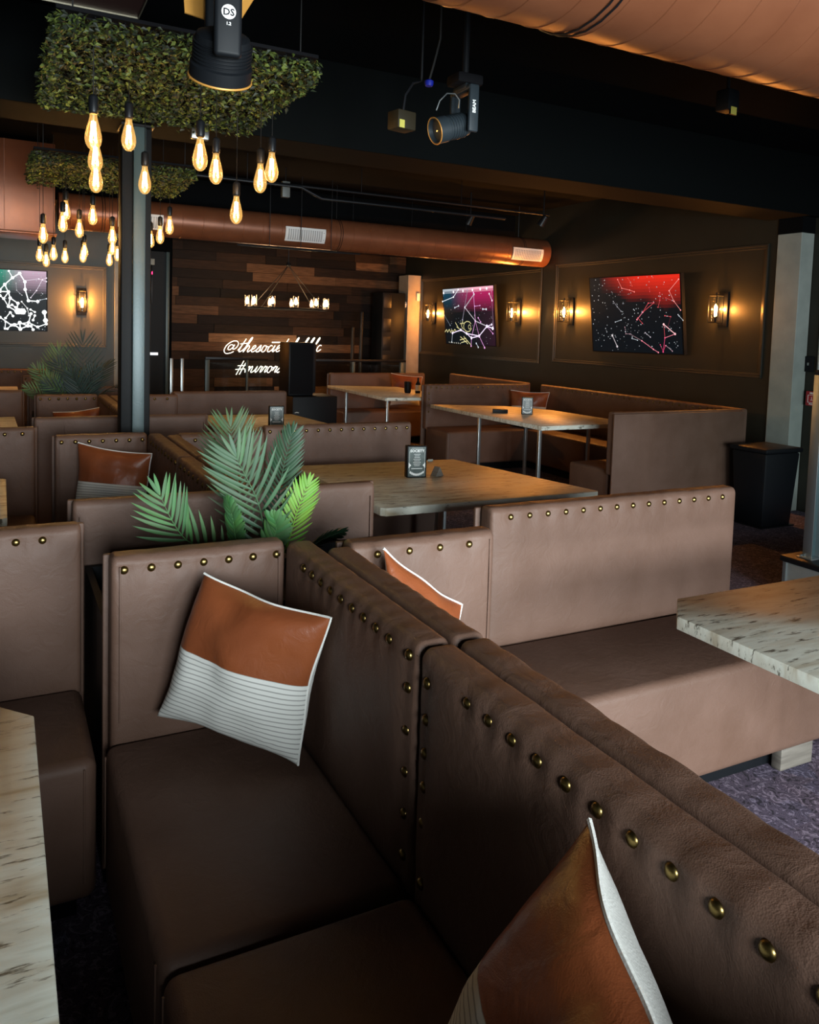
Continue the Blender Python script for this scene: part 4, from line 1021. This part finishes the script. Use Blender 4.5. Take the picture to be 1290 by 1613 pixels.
def V(x, y): return ((x - 240 - y * .07) / 508, (y - 160 + (x - 240) * .068) / 560)
VW = (1.0, .85, 1.1); VP = (.75, .35, .7)
linesL = [([V(250, 283), V(370, 235), V(420, 160)], .007, (.9, .95, 1)), ([V(580, 205), V(490, 335), V(597, 462), V(710, 505)], .009, (.55, .5, .55)), ([V(515, 165), V(467, 460)], .007, (.3, .3, .38)), ([V(575, 190), V(597, 462), V(560, 632), V(558, 712)], .007, VP),
          ([V(597, 462), V(637, 605)], .006, VP), ([V(710, 505), V(637, 605), V(560, 632)], .011, VW), ([V(637, 605), V(510, 592), V(450, 562), V(360, 602)], .010, VW), ([V(510, 592), V(560, 632)], .01, VW), ([V(637, 605), V(692, 712)], .008, VP), ([V(360, 602), V(352, 695)], .006, WH),
          ([V(710, 505), V(765, 520)], .012, VW), ([V(710, 505), V(755, 485)], .008, VW), ([V(710, 505), V(768, 570)], .006, VP), ([V(725, 200), V(752, 262)], .007, (.9, .7, .8)), ([V(385, 342), V(425, 322)], .007, WH), ([V(270, 425), V(335, 525)], .005, (.25, .3, .35)),
          ([V(590, 320), V(640, 312)], .005, VP), ([V(625, 430), V(650, 470)], .006, VP), ([V(668, 345), V(700, 345)], .008, WH), ([V(610, 680), V(630, 715)], .007, WH), ([V(745, 180), V(770, 500)], .004, (.4, .25, .35))]
def exL(seg, dot):
    Y_ = (.75, .68, .32)
    def pl(pts, w=.008):
        q = [V(*p) for p in pts]
        for a, d in zip(q[:-1], q[1:]): seg(*a, *d, w, Y_)
    pl([(540 + 12 * math.cos(t * .7), 525 + 22 * math.sin(t * .7)) for t in range(10)], .006)
    pl([(520 + 42 * math.cos(t * .6 + .3), 522 + 52 * math.sin(t * .6 + .3)) for t in range(10)])
    pl([(470, 470), (455, 520), (475, 555)]); pl([(440, 500), (485, 490)]); pl([(390, 490), (425, 545), (405, 535), (440, 555)])
    pl([(275, 600), (295, 570), (305, 600), (325, 565), (340, 600), (352, 570), (370, 590), (385, 560), (400, 580)], .009)
    pl([(445, 630), (525, 695)]); pl([(480, 625), (555, 700)]); pl([(440, 665), (505, 640)]); pl([(455, 690), (520, 665)])
    for x in (262, 370, 470, 565, 640, 700): dot(*V(x, 195 - (x - 262) * .1), .022, (1.2, 1.15, 1.2))
    for i in range(7): dot(*V(325 + i * 20, 700), .009, (.7, .65, .5))
tv('flat screen with purple and white lines on the right wall', [(6.150, 10.90, 2.19), (6.145, 9.46, 2.20), (6.25, 9.49, 1.354), (6.25, 10.90, 1.352)], gL, linesL, 80, 5, exL)
def gF(u, v):
    k = max(0, 1 - v / .38); a = mixc((.02, .30, .20), (.62, .42, .55), (u - .62) / .2)
    return mixc(DK, a, k ** .9)
def F(x, y): return (.60 + .40 * x / 395, (y - 140) / 510)
FW = (1.3, 1.35, 1.35)
linesF = [([F(0, 325), F(70, 325), F(85, 378), F(70, 450), F(140, 490), F(150, 420), F(85, 378)], .009, FW), ([F(0, 360), F(30, 385), F(70, 330), F(40, 265), F(0, 310)], .008, FW), ([F(40, 265), F(105, 205), F(165, 165), F(210, 235), F(212, 300), F(240, 395), F(320, 398)], .009, FW),
          ([F(105, 205), F(75, 150)], .006, FW), ([F(30, 385), F(70, 450), F(100, 435), F(130, 455)], .007, FW), ([F(260, 368), F(310, 305), F(360, 210), F(395, 195)], .004, (.8, .7, .8)), ([F(210, 225), F(330, 205), F(395, 225)], .004, (.8, .7, .8)),
          ([F(45, 550), F(85, 500), F(108, 530)], .007, FW), ([F(0, 545), F(95, 608), F(240, 582), F(320, 618), F(395, 590)], .008, FW), ([F(95, 608), F(60, 640)], .007, FW), ([F(120, 605), F(170, 640), F(235, 610), F(165, 585), F(170, 640)], .010, FW), ([F(165, 585), F(235, 610), F(242, 580), F(262, 505)], .008, FW),
          ([F(182, 405), F(230, 460), F(245, 522)], .005, (.8, .8, .8)), ([F(258, 470), F(295, 490)], .006, FW), ([F(295, 520), F(280, 560)], .007, FW), ([F(378, 490), F(388, 560)], .013, FW), ([F(150, 488), F(190, 488)], .018, FW), ([F(262, 612), F(280, 642)], .008, FW), ([F(135, 250), F(140, 310), F(185, 350)], .003, (.4, .4, .42)),
          ([F(340, 385), F(395, 372)], .004, WH), ([F(45, 580), F(40, 640)], .006, FW)]
tv('cropped flat screen with green and white lines on the far left wall', [(-.76, 10.68, 2.10), (.495, 10.68, 2.108), (.495, 10.73, 1.39), (-.76, 10.73, 1.39)], gF, linesF, 150, 9)

# ------------------------------------------------------------------ neon sign (single stroke script)
GLY = {
 '@': (1.75, [[(1.02, .95), (.72, 1.12), (.48, .85), (.5, .45), (.75, .38), (1.0, .7), (1.1, 1.1), (1.05, .55), (1.25, .45), (1.5, .8), (1.5, 1.3), (1.15, 1.65), (.6, 1.55), (.15, 1.0), (.08, .3), (.4, -.15), (.95, -.12), (1.3, .1)]]),
 't': (.62, [[(0, .25), (.25, .9), (.5, 1.95), (.3, 1.1), (.18, .3), (.28, .03), (.62, .3)], [(.02, 1.22), (.85, 1.32)]]),
 'h': (.95, [[(0, .3), (.4, 1.2), (.62, 2.05), (.5, 2.1), (.3, 1.3), (.12, 0), (.35, .75), (.58, .95), (.68, .7), (.6, .2), (.72, 0), (.95, .28)]]),
 'e': (.72, [[(0, .28), (.35, .5), (.5, .8), (.36, .98), (.16, .7), (.15, .2), (.35, 0), (.72, .3)]]),
 's': (.62, [[(0, .25), (.38, 1.0), (.42, .6), (.4, .2), (.2, -.02), (.02, .12), (.3, .02), (.62, .3)]]),
 'o': (.75, [[(.45, .9), (.2, .92), (.06, .5), (.16, .05), (.4, .03), (.56, .4), (.5, .85), (.42, .92), (.6, .75), (.75, .8)]]),
 'c': (.62, [[(.5, .85), (.32, .97), (.1, .65), (.1, .15), (.3, 0), (.62, .3)]]),
 'i': (.42, [[(0, .3), (.2, .95), (.12, .25), (.22, 0), (.42, .3)]]),
 'l': (.55, [[(0, .3), (.35, 1.4), (.48, 2.05), (.32, 1.95), (.15, .8), (.15, .1), (.3, 0), (.55, .3)]]),
 'b': (.75, [[(0, .3), (.35, 1.4), (.5, 2.05), (.32, 1.95), (.12, .8), (.14, .05), (.4, .0), (.55, .4), (.42, .8), (.75, .75)]]),
 'f': (.55, [[(0, .3), (.35, 1.4), (.5, 2.0), (.35, 2.0), (.15, .8), (-.05, -.6), (.05, -.7), (.2, -.1), (.55, .3)]]),
 'm': (1.25, [[(0, .25), (.2, .95), (.08, 0), (.3, .75), (.46, .95), (.48, .6), (.42, 0), (.64, .75), (.8, .95), (.86, .65), (.82, .15), (.95, 0), (1.25, .3)]]),
 'r': (.60, [[(0, .3), (.2, .98), (.3, .85), (.48, .88), (.36, .3), (.42, .02), (.60, .3)]]),
 '#': (1.15, [[(.25, -.35), (.55, 1.75)], [(.65, -.3), (.95, 1.8)], [(.02, 1.0), (1.2, 1.1)], [(-.1, .45), (1.1, .55)]]),
}
def cat(P, n=5):
    if len(P) < 3: return P
    out = []
    for i in range(len(P) - 1):
        p0 = P[max(i - 1, 0)]; p1 = P[i]; p2 = P[i + 1]; p3 = P[min(i + 2, len(P) - 1)]
        for k in range(n):
            t = k / n; out.append(tuple(.5 * (2 * p1[j] + (-p0[j] + p2[j]) * t + (2 * p0[j] - 5 * p1[j] + 4 * p2[j] - p3[j]) * t * t + (-p0[j] + 3 * p1[j] - 3 * p2[j] + p3[j]) * t ** 3) for j in (0, 1)))
    out.append(P[-1]); return out
def neon(root, s, x0, z0, sc, slope, width=None, r=.0052, sl=.32):
    tot = sum(GLY[c][0] for c in s)
    if width: kx = width / tot
    else: kx = sc
    x = 0; b = MB()
    for ch in s:
        adv, st = GLY[ch]
        for pl in st:
            pts = []
            for (px, py) in cat(pl):
                X = (x + px + py * sl) * kx; Z = py * sc + (x + px) * kx * slope
                pts.append((x0 + X, 0, z0 + Z))
            b.tube(pts, r, 6)
        x += adv
    return b.build('neon_writing', NEON, root)
o = empty('neon_sign', (3.05, 12.40, .78), 0, 'white neon script sign on the plank wall above the railing', 'neon sign')
a = neon(o, '@thesocietelobblc', .035, .325, .108, .025, 1.62)
a2 = neon(o, '#mirrorselfie', .235, .01, .105, .002, 1.12)
# long bar crossing the later t, as on the sign
b = MB(); b.tube([(.83, 0, .497), (1.07, 0, .503)], .0085, 6); b.build('neon_bar', NEON, o)
for x, z in ((.1, .37), (.9, .40), (1.6, .36), (.4, .06), (1.0, .06)):
    MB().cyl((x, .0, z), (x, .072, z), .006, 6).build('standoff', PALE, o)
for (x, z, e) in ((.45, .45, 2.2), (1.1, .45, 2.2), (.7, .1, 2.2)):
    L = bpy.data.lights.new('neon_light', 'POINT'); L.energy = e * .35; L.color = (1, .8, .5); L.shadow_soft_size = .1
    q = bpy.data.objects.new('neon_light', L); COL.objects.link(q); q.parent = o; q.location = (x, -.06, z)

# ------------------------------------------------------------------ ring chandelier
o = empty('ring_chandelier', (3.665, 11.0, 1.79), 0, 'oval black chandelier with glass candle lamps before the plank wall', 'chandelier')
A_, B_ = .585, .40
ringp = [(A_ * math.cos(t), B_ * math.sin(t), 0) for t in spread(0, 2 * PI, 49)[:-1]]
b = MB(); b.tube(ringp, .011, 8, True); b.build('ring', BLACKM, o)
for k in range(11):
    t = 2 * PI * (k + .2) / 11; x, y = A_ * math.cos(t), B_ * math.sin(t)
    c = MB().lathe([(.0, .01), (.020, .01), (.022, .018), (.008, .025), (.008, .05), (.0, .05)], 12, Matrix.Translation((x, y, 0)), cap=False).build('candle_cup', BLACKM, o)
    MB().lathe([(.0, .05), (.012, .055), (.021, .085), (.015, .12), (.005, .145), (.0, .15)], 12, Matrix.Translation((x, y, 0)), cap=False).build('candle_bulb', CANDLE, c)
    MB().lathe([(.035, .02), (.035, .17)], 16, Matrix.Translation((x, y, 0)), cap=False).build('glass_shade', CLEARG, c)
for t in (.6, 2.5, 3.8, 5.6):
    MB().cyl((A_ * math.cos(t), B_ * math.sin(t), 0), (0, 0, .62), .005, 6).build('suspension_rod', BLACKM, o)
MB().lathe([(.03, .60), (.04, .62), (.03, .66)], 12).build('hub', BLACKM, o)
MB().cyl((0, 0, .66), (0, 0, ZC - 1.79), .009, 8).build('stem', BLACKM, o)
for sx in (-.3, .3):
    L = bpy.data.lights.new('candle_light', 'POINT'); L.energy = 16; L.color = (1, .55, .24); L.shadow_soft_size = .12
    q = bpy.data.objects.new('candle_light', L); COL.objects.link(q); q.parent = o; q.location = (sx, 0, .12)

# ------------------------------------------------------------------ railings, speaker, poles at the back
def railing(label, x0, x1, y, h, posts, gap=None):
    root = empty('glass_railing', (x0, y, 0), 0, label, 'railing', 'glass railings before the plank wall'); L = x1 - x0
    MB().box(0, L, -.02, .02, h - .04, h, .004).build('top_rail', BLACKM, root)
    for p, w in posts: MB().box(p - w / 2, p + w / 2, -.025, .025, 0, h - .04, .003).build('post', COLM, root)
    MB().box(.05, L - .02, -.004, .004, .10, h - .08).build('glass_pane', RAILG, root, smooth=False)
    MB().box(0, L, -.02, .02, .05, .09, .003).build('bottom_rail', BLACKM, root)
railing('glass railing left of the tall black loudspeaker', 2.54, 3.45, 11.2, 1.08, ((.03, .06), (.6, .03)))
railing('glass railing between the loudspeaker and the pale far post', 3.9, 5.69, 11.2, 1.07, ((.03, .04), (.9, .03), (1.74, .09)))
for x, l in ((2.09, 'left pale stair post beside the dark doorway'), (2.235, 'right pale stair post beside the dark doorway')):
    o = empty('stair_post', (x, 11.25, 0), 0, l, 'post'); MB().box(-.02, .02, -.02, .02, 0, 1.05, .003).build('post', STEEL, o)
    MB().box(-.03, .03, -.03, .03, 0, .01).build('foot_plate', STEEL, o)
o = empty('loudspeaker', (2.95, 8.42, 0), .05, 'tall black loudspeaker hiding part of the neon sign', 'loudspeaker')
MB().box(-.175, .12, -.14, .16, .78, 1.362, .012).build('cabinet', BLACKP, o)
MB().box(.122, .185, -.05, .10, .80, 1.35, .01).build('side_panel', BLACKM, o)
MB().box(-.16, .105, -.147, -.141, .80, 1.345, .003).build('grille', FABB, o)
o = empty('equipment_cabinet', (3.06, 8.42, 0), .0, 'low black equipment cabinet under the tall loudspeaker', 'cabinet')
MB().box(-.25, .27, -.22, .22, 0, .775, .01).build('body', BLACKP, o)
b = MB(); b.tube([(-.225, -.222, .60), (-.205, -.222, .605), (-.18, -.222, .60)], .005, 5)
b.tube([(-.185, -.222, .54), (-.175, -.222, .52), (-.19, -.222, .485), (-.205, -.222, .465)], .006, 5); b.build('white_swirl_mark', WPRINT, o)
for x, z1_, l in ((5.22, 1.80, 'glossy black pole left of the mirror frame'), (5.07, 1.55, 'short glossy black pole at the left')):
    o = empty('black_pole', (x, 11.9, 0), 0, l, 'pole', 'glossy black poles before the plank wall'); MB().lathe([(.028, 0), (.028, z1_), (.02, z1_ + .02), (.0, z1_ + .02)], 16, cap=False).build('tube', BLACKM, o)
    MB().lathe([(.06, 0), (.06, .015), (.03, .03)], 20).build('foot', BLACKM, o)
o = empty('black_cabinet', (5.80, 12.0, 0), 0, 'tall black cabinet standing left of the pale far post', 'cabinet')
MB().box(-.22, .20, -.12, .3, 0, 2.15, .01).build('body', BLACKP, o)
for z_ in (.5, .9, 1.2, 1.5, 1.9): MB().box(-.20, -.06, -.125, -.12, z_, z_ + .22, .001).build('door_panel', BLACKM, o)
o = empty('doorway_frame', (1.95, 12.42, 0), 0, 'dark doorway just right of the black steel column', 'door frame')
b = MB(); b.box(-.05, 0, 0, .06, 0, 2.6, .004); b.box(.27, .32, 0, .06, 0, 2.6, .004); b.build('jamb', COLM, o)
MB().box(.0, .27, .03, .06, 0, 2.6).build('door_leaf', BLACKP, o, smooth=False)
MB().box(.02, .16, -.005, .03, 1.045, 1.085, .003).build('white_sign_plate', WHITELED, o)
o = empty('wall_controller', (2.01, 12.35, 2.42), 0, 'small grey device with a red light right of the column', 'device')
MB().box(-.03, .03, 0, .05, -.03, .06, .004).build('box', PALE, o); MB().box(-.012, .0, -.004, 0, -.17, -.13).build('red_light', REDLED, o)
MB().box(-.014, .002, 0, .05, -.6, -.03, .002).build('stem', BLACKM, o)
# dome camera and white box on the far post
o = empty('dome_camera', (6.05, 11.98, 1.965), 0, 'white dome camera on the side of the pale far post', 'camera')
MB().lathe([(.055, 0), (.055, .03), (.05, .045), (.045, .075), (.03, .10), (.0, .11)], 20, Matrix.Rotation(-PI / 2, 4, 'Y'), cap=True).build('dome', VENTW, o)
MB().lathe([(.026, 0), (.026, .004), (.0, .004)], 14, Matrix.Translation((-.07, -.05, 0)) @ RX, cap=False).build('lens', BLACKP, o)
o = empty('white_sensor', (6.235, 11.9, 2.10), 0, 'small white sensor box on the front of the pale far post', 'sensor')
MB().box(-.03, .03, -.04, 0, -.065, .065, .006).build('case', VENTW, o)
# ------------------------------------------------------------------ right edge: bin, alarm, platform, post
o = empty('trash_bin', (5.70, 4.50, 0), 0, 'tall black bin between the plain booth back and the pale post', 'bin')
b = MB(); b.prism([(-.21, -.17), (.21, -.17), (.21, .17), (-.21, .17)], 0, .62, .02); 
for i, v in enumerate(b.v): b.v[i] = (v[0] * (.82 + .18 * v[2] / .62), v[1] * (.82 + .18 * v[2] / .62), v[2])
b.build('body', BINM, o)
MB().box(-.225, .225, -.185, .185, .62, .66, .012).build('lid', BINM, o)
MB().box(-.20, .20, -.16, .16, 0.0, .01).build('base', BINM, o)
o = empty('fire_alarm_pull', (6.455, 4.63, 1.035), -PI / 2, 'red fire alarm pull station with white letters at the right edge', 'fire alarm')
MB().box(-.06, .06, -.04, 0, -.065, .065, .006).build('case', REDP, o)
p = MB(); t_ = text_mb('FIRE', .022, Matrix.Translation((0, -.0412, .040)) @ UP, .0006); p.add(t_.v, t_.f)
t_ = text_mb('PULL', .020, Matrix.Translation((0, -.0412, -.056)) @ UP, .0006); p.add(t_.v, t_.f)
for a, c in (((-.035, -.035), (.035, -.035)), ((.035, -.035), (.035, .03)), ((.035, .03), (-.035, .03)), ((-.035, .03), (-.035, -.035)), ((-.012, -.015), (.012, -.015)), ((0, -.015), (0, .015))): p.tube([(a[0], -.0412, a[1]), (c[0], -.0412, c[1])], .0018, 4)
p.build('white_writing', WPRINT, o, smooth=False)
tag(MB().tube([(6.448, 4.61, 1.10), (6.448, 4.61, 3.14)], .009, 8).build('conduit', STEEL), 'thin bright conduit running up from the fire alarm', 'conduit')
o = empty('wall_switch', (6.455, 4.70, 1.34), -PI / 2, 'black switch plate above the fire alarm', 'switch')
MB().box(-.045, .045, -.02, 0, -.07, .07, .005).build('plate', BLACKP, o); MB().box(-.008, .008, -.026, -.02, -.012, .012, .002).build('lever', STEEL, o)
o = empty('raised_platform', (4.131, 2.80, 0), 0, 'low grey platform with black tread at the right edge', 'platform')
MB().box(.02, 2.0, -1.4, .30, 0, .225, .004).build('riser', GREYP, o)
MB().box(0, 2.0, -1.42, .32, .225, .262, .006).build('tread', BLACKM, o)
MB().box(.012, .032, .285, .305, .0, .225).build('corner_strip', STEEL, o)
o = empty('railing_post', (4.245, 3.00, .262), 0, 'bright steel railing post on the grey platform at the right edge', 'post')
MB().box(-.03, .03, -.006, .006, .008, 1.08, .002).build('plate', COLM, o); MB().box(-.036, -.030, -.03, .03, .008, 1.08, .002).build('edge_strip', STEEL, o); MB().box(.030, .034, -.03, .03, .008, 1.08, .002).build('edge_strip', STEEL, o)
MB().box(-.06, .07, -.05, .05, 0, .008, .002).build('foot_plate', STEEL, o)
for x in (-.045, .055): MB().lathe([(.008, .008), (.008, .016), (.0, .018)], 6, Matrix.Translation((x, .03, 0)), cap=False).build('bolt', STEEL, o)
MB().box(.04, 1.4, -.004, .004, .20, 1.0).build('glass_pane', RAILG, o, smooth=False)
MB().box(-.036, 1.4, -.022, .022, 1.08, 1.11, .004).build('top_rail', BLACKM, o)
# scrap on the floor by the left table
o = empty('paper_scrap', (.14, 1.42, 0), .5, 'small folded paper scrap on the dark floor at the lower left', 'paper')
b = MB(); b.tube([(-.03, 0, .002), (.02, .012, .004), (.035, .004, .002), (-.02, -.012, .004), (-.03, 0, .002)], .002, 4); b.build('scrap', PALE, o)

# ------------------------------------------------------------------ world, camera
w = bpy.data.worlds.new('world'); S.world = w; w.use_nodes = True
w.node_tree.nodes['Background'].inputs[0].default_value = (.5, .6, .7, 1); w.node_tree.nodes['Background'].inputs[1].default_value = .4
f, cyp, yaw, pt, rl = 1251.14, 612.54, .47607592, .07204958, -.03108497
fwd = Vector((math.sin(yaw) * math.cos(pt), math.cos(yaw) * math.cos(pt), -math.sin(pt)))
right = Vector((math.cos(yaw), -math.sin(yaw), 0)); down = fwd.cross(right)
c_, s_ = math.cos(rl), math.sin(rl)
r2 = c_ * right + s_ * down; d2 = -s_ * right + c_ * down
cam = bpy.data.cameras.new('camera'); co = bpy.data.objects.new('camera', cam); COL.objects.link(co)
M = Matrix(((r2.x, -d2.x, -fwd.x, 0), (r2.y, -d2.y, -fwd.y, 0), (r2.z, -d2.z, -fwd.z, H), (0, 0, 0, 1)))
co.matrix_world = M
cam.sensor_fit = 'HORIZONTAL'; cam.sensor_width = 36; cam.lens = f / 1290 * 36; cam.shift_y = -(806.5 - cyp) / 1290; cam.clip_start = .02
S.camera = co
S.view_settings.view_transform = 'Standard'; S.view_settings.look = 'None'; S.view_settings.gamma = 1; S.view_settings.exposure = 0.0
S.view_settings.use_curve_mapping = False
